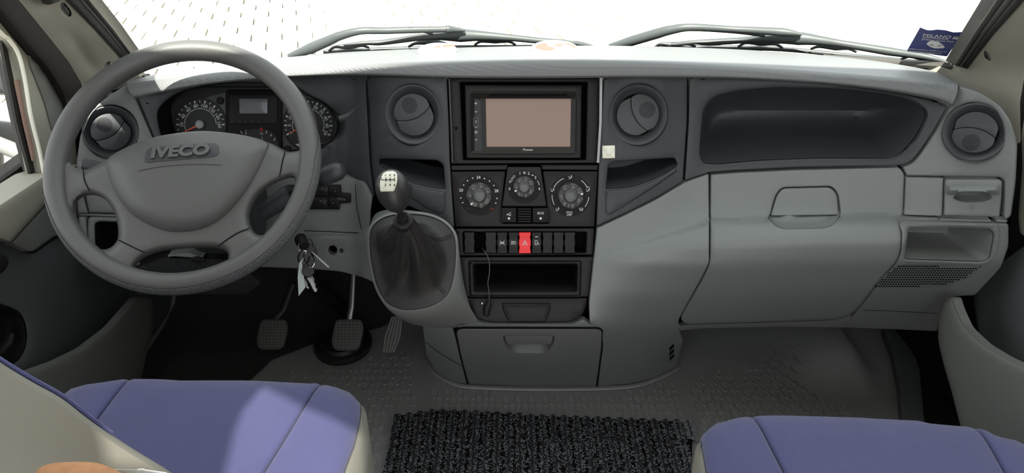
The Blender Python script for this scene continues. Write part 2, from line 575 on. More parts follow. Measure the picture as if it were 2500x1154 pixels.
# ================================================================== THE SETTING
class XF:
    """a side surface x = X (plus a slope with height)"""
    def __init__(s, X): s.X = X
    def at(s, px, py, h=0.0):
        r = ray(px, py); return CAM + r * (s.X / r.x - h)
    def normal(s, px, py): return Vector((-1 if s.X > 0 else 1, 0, 0))
def wbox(name, x0, x1, y0, y1, z0, z1, m, parent=None, kind=None):
    mb = MB(); mb.box(((x0 + x1) / 2, (y0 + y1) / 2, (z0 + z1) / 2), (1, 0, 0), (0, 1, 0), (0, 0, 1), (x1 - x0) / 2, (y1 - y0) / 2, (z1 - z0) / 2)
    o = mb.build(name, m, parent, base=None if parent else ((x0 + x1) / 2, (y0 + y1) / 2, z0))
    if kind: o['kind'] = kind
    return o

# ---- outside ground of staggered paving stones
ground = wbox('ground', -40, 40, -30, 60, -0.64, -0.565, M['joint'], kind='structure')
ground['label'] = 'sunlit paved ground in front of the van'
pa = math.radians(14.0)
ca, sa = math.cos(pa), math.sin(pa)
PW, PD = 0.24, 0.29
mb = MB()
hx, hy = PW / 2 - .007, PD / 2 - .002
mb.loft([[(-hx, -hy, -.05), (hx, -hy, -.05), (hx, hy, -.05), (-hx, hy, -.05)], [(-hx, -hy, -.006), (hx, -hy, -.006), (hx, hy, -.006), (-hx, hy, -.006)],
         [(-hx + .006, -hy + .006, 0), (hx - .006, -hy + .006, 0), (hx - .006, hy - .006, 0), (-hx + .006, hy - .006, 0)]], True)
mb.ngon([(-hx + .006, -hy + .006, 0), (hx - .006, -hy + .006, 0), (hx - .006, hy - .006, 0), (-hx + .006, hy - .006, 0)])
pv0 = mb.build('paver', M['paver'], ground)
paver_me = pv0.data
paver_me.transform(Matrix.Translation(ORI[ground]))     # keep the stone about its own origin
bpy.data.objects.remove(pv0)
near, rest = [], MB()
pvv = [v.co.copy() for v in paver_me.vertices]; pvf = [tuple(p.vertices) for p in paver_me.polygons]
rng = random.Random(3)
for j in range(-6, 74):
    for i in range(-52, 40):
        u = (i + .5 * (j % 2)) * PW; v = j * PD
        x, y = u * ca - v * sa, 1.5 + u * sa + v * ca
        if not (-9 < x < 5.5 and .6 < y < 13): continue
        z = -.535 + rng.uniform(-.004, .003)
        p = proj((x, y, z)) if y > 1 else (-1, -1)
        if (230 < p[0] < 1080 and -8 < p[1] < 160) and len(near) < 300 and not (p[0] < 310 and p[1] > 150):
            near.append((x, y, z))
        else:
            R3 = Matrix.Translation((x, y, z)) @ Matrix.Rotation(pa, 4, 'Z')
            rest.add([R3 @ q for q in pvv], pvf)
for (x, y, z) in near:
    o = bpy.data.objects.new('paver', paver_me); COL.objects.link(o); o.parent = ground
    o.location = Vector((x, y, z)) - ORI[ground]; o.rotation_euler = (0, 0, pa)
o = rest.build('paving_beyond', M['paver'], ground, weld=0); o['kind'] = 'stuff'

# ---- cab shell: floor, roof, bulkhead, posts
mb = MB()
prof = [(-.6, 0), (.2, 0), (.9, 0), (1.50, 0), (1.58, .006), (1.64, .04), (1.70, .12), (1.76, .26), (1.79, .44)]
def fz(x, y):
    z = float(np.interp(y, [q[0] for q in prof], [q[1] for q in prof]))
    return z + .050 * sstep((x - .56) / .12) * sstep((y - 1.27) / .13) * (1 - sstep((x - .72) / .05))
xs = [-.865, -.5, 0, .3, .5] + list(np.linspace(.54, .78, 13)) + [.82, .865]
ysf = [-.6, .2, .9, 1.2] + list(np.linspace(1.25, 1.45, 9)) + [1.50, 1.54, 1.58, 1.61, 1.64, 1.67, 1.70, 1.73, 1.76, 1.79]
mb.loft([[(x, y, fz(x, y)) for x in xs] for y in ysf])
mb.loft([[(x, y + .02, fz(x, y) - .03) for x in xs] for y in ysf])
floor = mb.build('floor', M['floor'], base=(0, .5, 0)); floor['kind'] = 'structure'
floor['label'] = 'dark grey rubber cab floor with raised oval studs'
wbox('wall_front', -.90, .90, 1.80, 1.84, -.1, .50, M['black_matt'], kind='structure')
mb = MB()
for dz in (0, -.012): mb.loft([[(x, y - (.10 if x > .55 and y < 1.45 else 0), z + dz) for x in (-.9, -.3, .3, .5, .6, .9)] for y, z in ((1.44, .598), (1.50, .596), (1.84, .49))])
o = mb.build('trim_6', M['black_matt'], base=(0, 1.6, .5)); o['kind'] = 'structure'; o['label'] = 'black scuttle panel under the foot of the windscreen'
# roof with an added, unseen skylight, cut to throw sun on the driver seat
SW = [PZ(x, y, .372) for x, y in ((640, 945), (690, 970), (740, 996), (810, 1025), (880, 1055), (890, 1154), (880, 1300), (500, 1300), (535, 1160), (552, 1090), (580, 1020))]
SW = [p - SUN_DIR * ((p.z - 1.74) / SUN_DIR.z) for p in SW]
SWP = densify([(p.x, p.y) for p in SW], .04)
cl = patch('ceiling', densify([(-.93, -.62), (.93, -.62), (.93, .52), (-.93, .52)], .1), None, M['shell'], None, mapf=lambda u, v, h: Vector((u, v, 1.74 - h)), grid=.2, edge=(.004, .002), thick=.04, back=(0, 0, 1), holes=[SWP], hole_edge=(.006, .003), base=(0, 0, 1.74))
cl['kind'] = 'structure'
o = MB().ngon([(x, y, 1.775) for x, y in SWP]).build('added_skylight', M['tinted'], base=(0, 0, 1.775)); o['kind'] = 'structure'; o['label'] = 'added tinted roof window that shapes the sun on the driver seat'
wbox('wall_left', -.90, -.85, -.55, .66, -.05, 1.75, M['shell'], kind='structure')
wbox('wall_right', .85, .90, -.55, .66, -.05, 1.75, M['shell'], kind='structure')

# dark sheet over the floor, painted shade of the driver's footwell
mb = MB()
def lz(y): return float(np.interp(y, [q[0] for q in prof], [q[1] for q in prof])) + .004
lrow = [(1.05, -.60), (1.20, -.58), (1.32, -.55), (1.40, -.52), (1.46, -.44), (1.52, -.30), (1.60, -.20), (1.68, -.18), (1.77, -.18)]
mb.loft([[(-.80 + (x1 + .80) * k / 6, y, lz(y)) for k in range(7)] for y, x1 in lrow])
mb.build('footwell_shade_sheet', M['floor_shade'], floor)

# studs
mb = MB()
rows = []
for (r, z) in ((1, 0), (.95, .0014), (.82, .0019), (.66, .0007), (.3, .0006)):
    rows.append([(r * .0078 * math.cos(2 * math.pi * k / 14), r * .0175 * math.sin(2 * math.pi * k / 14), z) for k in range(14)])
mb.loft(rows, True); mb.ngon(rows[-1])
s0 = mb.build('floor_stud', M['floor'], floor); stud_me = s0.data
stud_me.transform(Matrix.Translation(ORI[floor])); bpy.data.objects.remove(s0)
regs = [[(690, 905), (860, 885), (1000, 850), (1010, 905), (1010, 985), (950, 1010), (925, 1154), (880, 1154), (892, 990), (860, 935), (760, 925)],
        [(1060, 945), (1120, 960), (1500, 966), (1600, 945), (1640, 935), (1672, 1000), (1660, 1020), (1060, 998)],
        [(1690, 925), (1830, 890), (1900, 850), (1945, 860), (1950, 930), (1985, 965), (2062, 990), (2060, 1022), (1700, 1040)]]
cnt = 0
for j in range(60):
    for i in range(-40, 42):
        x = (i + .5 * (j % 2)) * .0265; y = .75 + j * .0225
        p = proj((x, y, 0))
        if y > 1.52: continue
        if any(inside([p], rg)[0] for rg in regs) and cnt < 300:
            o = bpy.data.objects.new('floor_stud', stud_me); COL.objects.link(o); o.parent = floor
            o.location = Vector((x, y, fz(x, y))) - ORI[floor]; o.rotation_euler = (0, 0, .10); cnt += 1

# side sill strip at the passenger footwell, drain slot in it
sill = thing('trim_3', PZ(2250, 1000, 0), 'dark plastic sill trim along the passenger footwell', kind='structure')
def zf(z):
    class Z:
        def at(s, px, py, h=0.0):
            r = ray(px, py); return CAM + r * ((z - CAM.z) / r.z - h)
        def normal(s, px, py): return Vector((0, 0, 1))
    return Z()
patch('sill_ledge', rpoly([(2155, 798), (2215, 798), (2245, 900), (2262, 1080), (2205, 1080), (2193, 930), (2178, 860)], 6), zf(.022), M['door_dark'], sill, thick=.03, back=(0, 0, -1), edge=(5, .006))
so = rpoly([(2215, 790), (2300, 790), (2420, 1120), (2262, 1120), (2246, 900)], 6)
slot = rpoly([(2218, 872), (2225, 867), (2252, 864), (2257, 872), (2252, 882), (2228, 887), (2219, 884)], 5, step=4)
patch('sill_cover', so, zf(.015), M['black_matt'], sill, thick=.03, back=(0, 0, -1), holes=[slot], edge=(4, .004))
pocket('drain_slot', slot, zf(.015), .015, M['gap'], sill, back=(0, 0, -1))

# ---- windscreen
base = spline([(-.745, 1.43, .615), (-.45, 1.50, .628), (-.1, 1.535, .64), (.35, 1.50, .655), (.60, 1.42, .66), (.775, 1.33, .66)], 8)
def wind(t):
    return [Vector((p.x * (1 - .10 * t), p.y - .66 * t, p.z + .73 * t)) for p in base]
mb = MB(); mb.loft([wind(t) for t in (0, .25, .5, .75, 1.0, 1.25, 1.5)]); mb.loft([[p + Vector((0, .004, .004)) for p in wind(t)] for t in (0, .25, .5, .75, 1.0, 1.25, 1.5)])
o = mb.build('window_1', M['glass'], base=(0, 1.53, .64)); o['kind'] = 'structure'; o['label'] = 'large raked windscreen above the dashboard'
WS = Plane((0.05, 1.535, .64), (0, -.74, -.67))          # middle plane of the screen, for what lies on it

# ---- left windscreen pillar
LP = Field([(-100, [(-250, .62), (0, .93), (240, 1.16)]), (45, [(-250, .74), (0, 1.05), (240, 1.22)]), (150, [(-250, .83), (0, 1.16), (250, 1.31)]), (320, [(-250, .95), (0, 1.27), (150, 1.42), (260, 1.42)])], blur=(3, 5))
pl = thing('trim_1', PY(250, 200, 1.38), 'beige pillar trim beside the left edge of the windscreen', kind='structure')
out_l = rpoly([(-70, -160), (45, -2), (112, 80), (168, 150), (200, 205), (207, 236), (300, 215), (345, 190), (318, 150), (300, 152), (232, 75), (158, 0), (20, -160)], 8)
hl1 = rpoly([(150, 8), (157, 7), (172, 25), (175, 36), (168, 42), (158, 34), (150, 22)], 6, step=3)
hl2 = sp2([(258, 168), (257, 158), (264, 151), (270, 153), (268, 162), (262, 169)], 3)
patch('pillar_cover', out_l, LP, M['beige'], pl, thick=.02, holes=[hl1, hl2], hole_edge=(3, .003), grid=7, relief=lambda x, y, d: -.011 * math.exp(-(((x - 197) * .86 - (y - 120) * .5) / 17) ** 2) * sstep(1.4 - abs(y - 128) / 50) - .012 * sstep((45 - y) / 50) * math.exp(-((x - 95) / 45) ** 2))
MB().tube([PY(-25, -150, .80) + Vector((0, .02, 0)), (-.68, .68, 1.25), (-.70, .50, 1.75)], [.022, .03, .035], 10).build('pillar_top', M['beige'], pl)
pocket('screw_well', hl2, LP, .014, M['door_grey'], pl)
pocket('catch_recess', hl1, LP, .012, M['rubber'], pl)
patch('catch_button', rpoly([(154, 15), (159, 14), (170, 29), (171, 36), (165, 36), (155, 24)], 5, step=3), LP, M['rubber_grey'], pl, h=-.002, edge=(3, .003))
patch('handle_base', sp2([(92, -30), (98, 2), (112, 11), (130, 9), (138, -6), (138, -30)], 5), LP, M['rubber'], pl, h=.012, thick=.03, edge=(6, .006))
gk = thing('trim_4', PY(305, 150, 1.42), 'black ribbed rubber seal at the left windscreen edge', kind='structure')
for a, b, h, m_ in ((0, 20, .004, 'rubber'), (20, 30, .0, 'rubber_grey'), (30, 44, .002, 'rubber_grey'), (44, 60, .005, 'rubber')):
    def edge_l(k):
        return [(p[0] + k * (.55 + .45 * (150 - p[1]) / 150), p[1]) for p in ((160 - 178, -165), (160, 0), (232, 72), (303, 150))]
    A_, B_ = edge_l(a * .98), edge_l(b * .98)
    B_ = [(x, min(y, 150) - .0) for x, y in B_]
    patch('seal_rib', rpoly(A_ + B_[::-1], 2), LP, M[m_], gk, h=h, thick=.03, edge=(2.5, .003))

# ---- right windscreen pillar
RP = Field([(2300, [(-250, .80), (0, 1.12), (170, 1.31), (280, 1.28)]), (2420, [(-250, .74), (0, 1.06), (160, 1.22), (300, 1.2)]), (2600, [(-250, .6), (0, .9), (160, 1.04), (400, 1.08)])], blur=(3, 5))
pr = thing('trim_2', PY(2400, 200, 1.22), 'beige pillar trim beside the right edge of the windscreen', kind='structure')
hr = sp2([(2403, 128), (2407, 125), (2414, 133), (2419, 147), (2413, 146), (2405, 139)], 3)
patch('pillar_cover', rpoly([(2590, -160), (2495, -20), (2400, 100), (2338, 178), (2300, 165), (2262, 186), (2290, 225), (2345, 250), (2400, 262), (2440, 300), (2468, 350), (2492, 350), (2490, 250), (2500, 190), (2560, 60), (2680, -160)], 8), RP, M['beige'], pr, thick=.02, holes=[hr], hole_edge=(3, .003))
MB().tube([PY(2600, -150, .72) + Vector((0, .02, 0)), (.68, .60, 1.25), (.70, .48, 1.75)], [.022, .03, .035], 10).build('pillar_top', M['beige'], pr)
pocket('screw_well', hr, RP, .014, M['door_grey'], pr)
gk = thing('trim_5', PY(2335, 165, 1.30), 'brown black rubber seal at the right windscreen edge', kind='structure')
for (a, b, h, m_) in ((0, 17, .004, 'rubber_grey'), (17, 25, .0, 'rubber'), (25, 40, .004, 'rubber_grey'), (40, 46, 0, 'rubber'), (46, 70, .005, 'rubber')):
    def edge_r(k):
        return [(p[0] + k * (.42 + .58 * (170 - p[1]) / 170), p[1] + k * .12 * (1 if p[1] > 100 else 0)) for p in ((2330, 160), (2376, 85), (2432, 0), (2540, -160))]
    patch('seal_rib', rpoly(edge_r(a) + edge_r(b)[::-1], 2), RP, M[m_], gk, h=h, thick=.03, edge=(2.5, .003))
o = MB().tube([PY(x, y, Y) for x, y, Y in ((2010, 138, 1.40), (2100, 146, 1.375), (2200, 154, 1.345), (2330, 161, 1.30))], [.004, .005, .006, .007], 8).build('base_seal', M['rubber_grey'], gk)
patch('cowl_strip', rpoly([(2030, 140), (2090, 146), (2200, 156), (2325, 164), (2280, 176), (2230, 172), (2130, 158)], 3), Field([(2000, [(100, 1.42)]), (2350, [(100, 1.30)])]), M['rubber'], gk, thick=.02)

# ---- left door
dl = thing('door_1', (-.84, .95, 0), 'driver door with beige window frame and dark lower panel', kind='structure')
wbox('outer_skin', -.90, -.862, .66, 1.86, -.10, .50, M['black_matt'], dl)
patch('window_frame', rpoly([(-330, -300), (-160, -170), (0, 28), (60, 102), (118, 172), (160, 245), (180, 300), (192, 432), (108, 440), (95, 360), (75, 280), (60, 190), (45, 130), (22, 95), (-10, 66), (-180, -110), (-360, -230)], 14), XF(-.79), M['beige'], dl, thick=.03, back=(-1, 0, 0), edge=(5, .005))
MB().tube([XF(-.788).at(x, y) for x, y in sp2([(-340, -225), (-180, -108), (-10, 68), (22, 96), (45, 132), (60, 191), (75, 281), (95, 361), (110, 436)], 10, False)], .0032, 8).build('window_piping', M['ivory'], dl)
patch('mirror_cover', rpoly([(63, 112), (90, 138), (128, 182), (155, 232), (174, 262), (172, 330), (150, 420), (138, 330), (126, 318), (108, 250), (84, 188), (74, 165)], 8), XF(-.787), M['door_grey'], dl, thick=.01, back=(-1, 0, 0), edge=(5, .005), relief=lambda x, y, d: .006 * sstep(d / 22))
groove('cover_mark', [(117, 176), (125, 178), (131, 190), (130, 202), (126, 204)], XF(-.782), 1.6, M['gap'], dl, h=.0055)
patch('door_seal', rpoly([(-230, -330), (-40, -110), (70, -6), (138, 72), (194, 142), (222, 200), (228, 236), (212, 290), (182, 300), (162, 245), (120, 172), (62, 102), (2, 28), (-160, -170), (-300, -330)], 10), XF(-.770), M['seal'], dl, thick=.05, back=(-1, 0, 0), edge=(8, .008))
patch('run_channel', rpoly([(-200, -110), (-12, 70), (22, 97), (42, 132), (58, 191), (74, 281), (95, 361), (112, 440), (92, 446), (62, 330), (12, 96), (-210, -90)], 6), XF(-.812), M['rubber_grey'], dl, thick=.02, back=(-1, 0, 0))
patch('glass_bar', rpoly([(1, 94), (13, 94), (50, 270), (92, 440), (80, 446), (40, 300)], 2), XF(-.806), M['rubber'], dl, thick=.004, back=(-1, 0, 0))
patch('wood_strip', rpoly([(36, 197), (47, 194), (70, 295), (92, 390), (80, 393), (58, 300)], 1), XF(-.802), M['wood'], dl, thick=.002, back=(-1, 0, 0), edge=(1, .001))
patch('window_ledge', rpoly([(-420, 760), (-200, 628), (0, 497), (110, 425), (190, 400), (200, 470), (112, 497), (26, 592), (0, 582), (-160, 720), (-420, 860)], 6), XF(-.775), M['beige'], dl, thick=.05, back=(-1, 0, 0), edge=(10, .010))
patch('arm_panel', rpoly([(26, 594), (112, 499), (205, 470), (260, 560), (210, 580), (136, 574), (82, 613), (70, 613)], 8), XF(-.785), M['door_grey'], dl, thick=.04, back=(-1, 0, 0), edge=(5, .006))
cup = sp2([(-40, 745), (10, 748), (48, 768), (62, 810), (58, 850), (38, 880), (0, 893), (-40, 893)], 8)
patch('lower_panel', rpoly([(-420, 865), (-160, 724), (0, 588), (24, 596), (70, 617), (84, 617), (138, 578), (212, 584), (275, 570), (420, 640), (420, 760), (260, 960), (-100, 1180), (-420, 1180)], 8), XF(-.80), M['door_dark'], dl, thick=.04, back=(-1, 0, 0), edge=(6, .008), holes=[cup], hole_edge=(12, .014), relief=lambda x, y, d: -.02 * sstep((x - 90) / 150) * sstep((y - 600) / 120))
pocket('handle_cup', cup, XF(-.80), .03, M['black_matt'], dl, back=(-1, 0, 0))
MB().tube([XF(-.80).at(x, y) for x, y in ((-40, 880), (-5, 862), (18, 838), (26, 815))], [.010, .010, .009, .006], 10, flat=.6).build('door_lever', M['black'], dl)
patch('pull_handle', sp2([(-40, 610), (5, 616), (20, 632), (18, 650), (0, 668), (-40, 676)], 8), XF(-.775), M['rubber'], dl, h=.004, thick=.02, back=(-1, 0, 0), edge=(7, .008))
wbox('upper_frame', -.90, -.85, .66, .95, 1.06, 1.75, M['shell'], dl)
KL = XF(-.735)
patch('door_bin', rpoly([(-100, 985), (66, 908), (140, 882), (205, 850), (270, 800), (318, 745), (338, 722), (372, 728), (374, 800), (352, 890), (330, 1010), (-100, 1300)], 12), KL, M['door_grey'], dl, thick=.014, back=(-1, 0, 0), edge=(7, .008))
o = patch('window_2', rpoly([(-500, -330), (-160, -120), (5, 85), (50, 200), (100, 440), (0, 505), (-500, 840)], 6), XF(-.828), M['glass'], None, thick=.004, back=(-1, 0, 0), base=(-.828, 1.0, .52))
o['kind'] = 'structure'; o['label'] = 'driver side window at the far left'

# ---- wing mirror outside the driver's window
wm = thing('wing_mirror', (-1.08, 1.40, .35), 'grey wing mirror seen outside the driver window', 'mirror')
WMX = XF(-1.02)
patch('mirror_arm', sp2([(-160, 296), (0, 295), (40, 304), (58, 330), (62, 362), (30, 364), (0, 362), (-160, 368)], 10), WMX, M['mirror_shell'], wm, thick=.06, back=(-1, .3, 0), edge=(12, .012))
patch('mirror_housing', sp2([(-200, 60), (-40, 90), (8, 130), (18, 180), (18, 226), (0, 232), (-60, 226), (-200, 220)], 10), WMX, M['mirror_shell'], wm, thick=.09, back=(-1, .3, 0), edge=(14, .014))
patch('lower_housing', sp2([(-200, 368), (-20, 362), (6, 370), (10, 400), (0, 418), (-30, 425), (-200, 430)], 10), WMX, M['mirror_shell'], wm, thick=.07, back=(-1, .3, 0), edge=(12, .012), h=.01)
MB().tube([(-1.05, 1.45, .28), (-1.05, 1.43, .50), (-1.03, 1.36, .72)], .016, 10).build('mirror_stay', M['mirror_shell'], wm)
MB().tube([(-1.05, 1.46, .50), (-.93, 1.45, .45), (-.87, 1.42, .42)], .016, 10).build('mirror_bracket', M['mirror_shell'], wm)

# ---- right door
dr = thing('door_2', (.84, .95, 0), 'passenger door with grey bin along its foot', kind='structure')
wbox('outer_skin', .862, .90, .66, 1.86, -.10, .50, M['black_matt'], dr)
RX = XF(.80)
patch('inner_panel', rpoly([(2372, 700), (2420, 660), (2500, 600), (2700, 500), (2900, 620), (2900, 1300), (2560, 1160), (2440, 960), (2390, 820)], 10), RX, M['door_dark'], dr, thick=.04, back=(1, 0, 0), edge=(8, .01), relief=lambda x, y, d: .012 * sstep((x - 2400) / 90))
patch('door_seal', rpoly([(2500, 150), (2478, 320), (2480, 440), (2465, 560), (2440, 660), (2370, 735), (2440, 735), (2560, 590), (2620, 300), (2640, 150)], 10), XF(.815), M['seal'], dr, thick=.03, back=(1, 0, 0), edge=(8, .008))
patch('upper_panel', rpoly([(2494, 330), (2496, 408), (2486, 530), (2490, 570), (2530, 590), (2700, 500), (2700, 200), (2510, 230)], 8), XF(.785), M['beige'], dr, thick=.03, back=(1, 0, 0), edge=(6, .008))
patch('door_bin', rpoly([(2324, 720), (2333, 752), (2355, 800), (2400, 842), (2450, 872), (2520, 905), (2700, 960), (2700, 1260), (2420, 1180), (2345, 1040), (2322, 950), (2304, 890), (2290, 830), (2291, 780), (2304, 736)], 14), XF(.70), M['door_grey'], dr, thick=.014, back=(1, 0, 0), edge=(9, .010))
wbox('upper_frame', .85, .90, .66, .95, 1.06, 1.75, M['shell'], dr)
o = patch('window_3', rpoly([(2700, -330), (2640, -60), (2580, 260), (2560, 420), (2900, 560), (3000, 0)], 6), XF(.828), M['glass'], None, thick=.004, back=(1, 0, 0), base=(.828, 1.0, .52))
o['kind'] = 'structure'; o['label'] = 'passenger side window at the far right'

# ================================================================== DASHBOARD
SPN = Vector((0, -math.cos(math.radians(20)), math.sin(math.radians(20))))
STK = Plane(PY(1285, 300, 1.222), SPN)                   # face of the centre stack
def sy(py): return STK.at(1285, py).y
ctr = [(p, sy(p)) for p in (150, 200, 300, 400, 500, 560, 640, 700, 785)] + [(802, sy(785) + .012), (860, sy(785) + .085), (946, 1.31)]
DASH = Field([
    (150, [(180, 1.31), (250, 1.31), (400, 1.29), (620, 1.26)]),
    (320, [(180, 1.385), (250, 1.375), (400, 1.335), (500, 1.31), (640, 1.27)]),
    (600, [(180, 1.405), (420, 1.345), (520, 1.31), (680, 1.27)]),
    (860, [(180, 1.335), (420, 1.285), (560, 1.235), (690, 1.215)]),
    (930, [(180, 1.275), (400, 1.235), (520, 1.20), (600, 1.19), (760, 1.19), (800, 1.27), (905, 1.40)]),
    (1030, [(180, 1.25)] + [(p, sy(p) + .004) for p in (300, 400, 500, 600)] + [(700, sy(700) + .01), (760, 1.165), (800, 1.20), (905, 1.375)]),
    (1100, ctr[:-3] + [(802, 1.135), (860, 1.21), (937, 1.325)]),
    (1285, ctr), (1460, ctr),
    (1560, [(150, 1.25)] + [(p, sy(p) + .004) for p in (200, 300, 400, 500)] + [(560, sy(560)), (640, 1.125), (720, 1.135), (800, 1.19), (938, 1.325)]),
    (1690, [(150, 1.265), (300, 1.245), (400, 1.222), (500, 1.19), (545, 1.165), (600, 1.135), (650, 1.13), (720, 1.165), (790, 1.215), (830, 1.27), (893, 1.39)]),
    (1960, [(150, 1.25), (300, 1.225), (410, 1.20), (520, 1.165), (545, 1.125), (590, 1.10), (640, 1.10), (720, 1.14), (790, 1.19), (830, 1.22)]),
    (2200, [(150, 1.235), (300, 1.205), (405, 1.175), (520, 1.145), (545, 1.11), (590, 1.088), (640, 1.09), (720, 1.13), (800, 1.18), (850, 1.20)]),
    (2330, [(150, 1.205), (300, 1.165), (400, 1.14), (530, 1.115), (545, 1.105), (640, 1.09), (720, 1.12), (800, 1.165)]),
    (2480, [(150, 1.13), (300, 1.10), (400, 1.085), (540, 1.07), (640, 1.07), (720, 1.09), (800, 1.12)]),
], blur=(1, 3))

dash = thing('dashboard', (0.05, 1.30, 0), 'two-tone grey dashboard spanning the whole width of the cab', 'dashboard')

# ---- top pad
ST_ = [  # R rear edge, C crease, B lip
    ((316, 197, 1.42), (310, 206, 1.345), (334, 238, 1.335)), ((400, 177, 1.47), (400, 193, 1.315), (410, 221, 1.305)),
    ((520, 161, 1.49), (520, 177, 1.310), (520, 202, 1.300)), ((640, 147, 1.50), (650, 164, 1.305), (650, 190, 1.295)),
    ((790, 131, 1.49), (790, 156, 1.285), (790, 183, 1.275)), ((912, 124, 1.48), (912, 152, 1.265), (905, 182, 1.258)),
    ((1100, 117, 1.475), (1100, 149, 1.25), (1100, 188, 1.238)), ((1344, 112, 1.465), (1344, 147, 1.24), (1344, 189, 1.228)),
    ((1560, 113, 1.45), (1560, 150, 1.238), (1560, 187, 1.228)), ((1800, 121, 1.42), (1800, 161, 1.232), (1800, 190, 1.225)),
    ((2020, 136, 1.38), (2020, 177, 1.22), (2020, 203, 1.215)), ((2180, 155, 1.33), (2180, 190, 1.205), (2180, 222, 1.20)),
    ((2290, 177, 1.275), (2290, 202, 1.192), (2285, 243, 1.187)), ((2335, 201, 1.215), (2338, 208, 1.18), (2318, 256, 1.175))]
cols3 = []
for R_, C_, B_ in ST_:
    R_, C_, B_ = PY(*R_), PY(*C_), PY(*B_)
    M1 = R_.lerp(C_, .55) + Vector((0, 0, .003)); M2 = R_.lerp(C_, .92) + Vector((0, 0, .001))
    L1 = C_.lerp(B_, .25) + Vector((0, -.006, .0)); L2 = C_.lerp(B_, .8) + Vector((0, -.007, 0))
    U1 = B_ + Vector((0, .012, -.001)); U2 = B_ + Vector((0, .11, .004))
    cols3.append([R_ + Vector((0, .03, -.01)), R_, M1, M2, C_, L1, L2, B_, U1, U2])
K = len(cols3[0])
rowsx = [[Vector(p) for p in spline([c[k] for c in cols3], 8)] for k in range(K)]
full = []
for i in range(len(rowsx[0])):
    full.append(spline([rowsx[k][i] for k in range(K)], 4))
mb = MB(); mb.loft(full)
mb.ngon(full[0]); mb.ngon(full[-1])
mb.build('top_pad', M['pad'], dash, ang=60)

# ---- hidden carcass behind the panels
patch('carcass', rpoly([(205, 260), (320, 215), (600, 180), (1100, 175), (1800, 180), (2200, 205), (2345, 215), (2400, 240), (2465, 330), (2450, 640), (2280, 770), (1660, 785), (1560, 900), (1300, 920), (1110, 905), (1040, 780), (930, 660), (700, 630), (215, 610)], 10), DASH, M['gap'], dash, h=-.16, thick=.02, grid=40)

# ---- left end panel (vent) and drawers below it
vl = (271, 322)
left_out = rpoly([(309, 203, 3), (300, 212), (255, 240), (218, 275), (196, 330), (186, 400), (190, 469, 3), (330, 478, 3), (405, 410), (372, 333, 3), (334, 246, 3)], 14)
patch('left_end_panel', left_out, DASH, M['grey'], dash, holes=[ell(271, 322, 66, 66)], edge=(4, .003), hole_edge=(5, .004))
patch('left_drawer', rpoly([(188, 474), (203, 472), (214, 516), (216, 521), (190, 519)], 3), DASH, M['grey'], dash, edge=(3, .003))
patch('left_drawer', rpoly([(208, 474), (405, 484), (405, 522), (218, 518)], 3), DASH, M['grey'], dash, edge=(3, .003))
patch('left_rail', rpoly([(190, 521), (405, 525), (405, 533), (194, 526)], 1), DASH, M['grey'], dash, edge=(1.5, .002), h=-.003)
lp_open = rpoly([(232, 541), (460, 545), (460, 640), (235, 640)], 12)
patch('left_pocket_frame', rpoly([(216, 530), (500, 536), (500, 648), (222, 648), (214, 560)], 6), DASH, M['grey'], dash, holes=[lp_open], hole_edge=(5, .005))
pocket('left_pocket', lp_open, DASH, .10, M['black_matt'], dash)
patch('left_corner', rpoly([(192, 529), (210, 530), (213, 570), (219, 648), (205, 630), (193, 560)], 3), DASH, M['grey'], dash)

# ---- instrument surround
clu = sp2([(392, 262), (440, 226), (520, 207), (600, 202), (700, 206), (752, 232), (800, 258), (824, 292), (822, 322), (800, 350), (760, 372), (700, 385), (600, 392), (480, 385), (410, 350), (388, 300)], 9)
patch('instrument_surround', rpoly([(337, 240, 3), (410, 220), (520, 200), (650, 186), (790, 180), (892, 178, 2), (896, 260), (903, 400), (913, 482, 3), (897, 452), (872, 434), (835, 422), (700, 418), (500, 416), (408, 405), (374, 330, 3)], 10), DASH, M['dash_dark'], dash, holes=[clu], hole_edge=(7, .006), relief=lambda x, y, d: -.012 * sstep((830 - abs(x - 835) * 6 - 600) / 200) * sstep((y - 230) / 60))
pocket('instrument_well', clu, DASH, .10, M['black_matt'], dash, shrink=1, back=(0, 1, -.15), cap=False)
patch('screw_well', ell(360, 252, 7, 3.4, 16, .25), DASH, M['gap'], dash, h=.0006, thick=.004)
patch('screw_well', ell(864, 194, 7, 2.6, 16, 0), DASH, M['gap'], dash, h=.0006, thick=.004)

# ---- knee panel right of the column
kh1, kh2 = ell(812, 611, 11, 12, 24), ell(833, 612, 5, 5.5, 16)
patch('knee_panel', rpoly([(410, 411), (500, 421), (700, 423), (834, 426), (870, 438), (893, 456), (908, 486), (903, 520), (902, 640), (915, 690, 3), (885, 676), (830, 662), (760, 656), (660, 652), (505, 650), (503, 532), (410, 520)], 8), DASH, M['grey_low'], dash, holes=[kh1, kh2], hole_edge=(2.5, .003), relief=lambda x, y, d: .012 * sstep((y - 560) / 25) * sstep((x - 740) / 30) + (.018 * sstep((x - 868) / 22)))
pocket('screw_well', kh1, DASH, .03, M['gap'], dash)
pocket('screw_well', kh2, DASH, .02, M['gap'], dash)
groove('panel_joint', [(742, 563), (800, 565), (885, 569)], DASH, 2, M['gap'], dash, h=.009)
groove('panel_joint', [(868, 450), (870, 500), (878, 540), (885, 569)], DASH, 1.6, M['gap'], dash, h=.014)

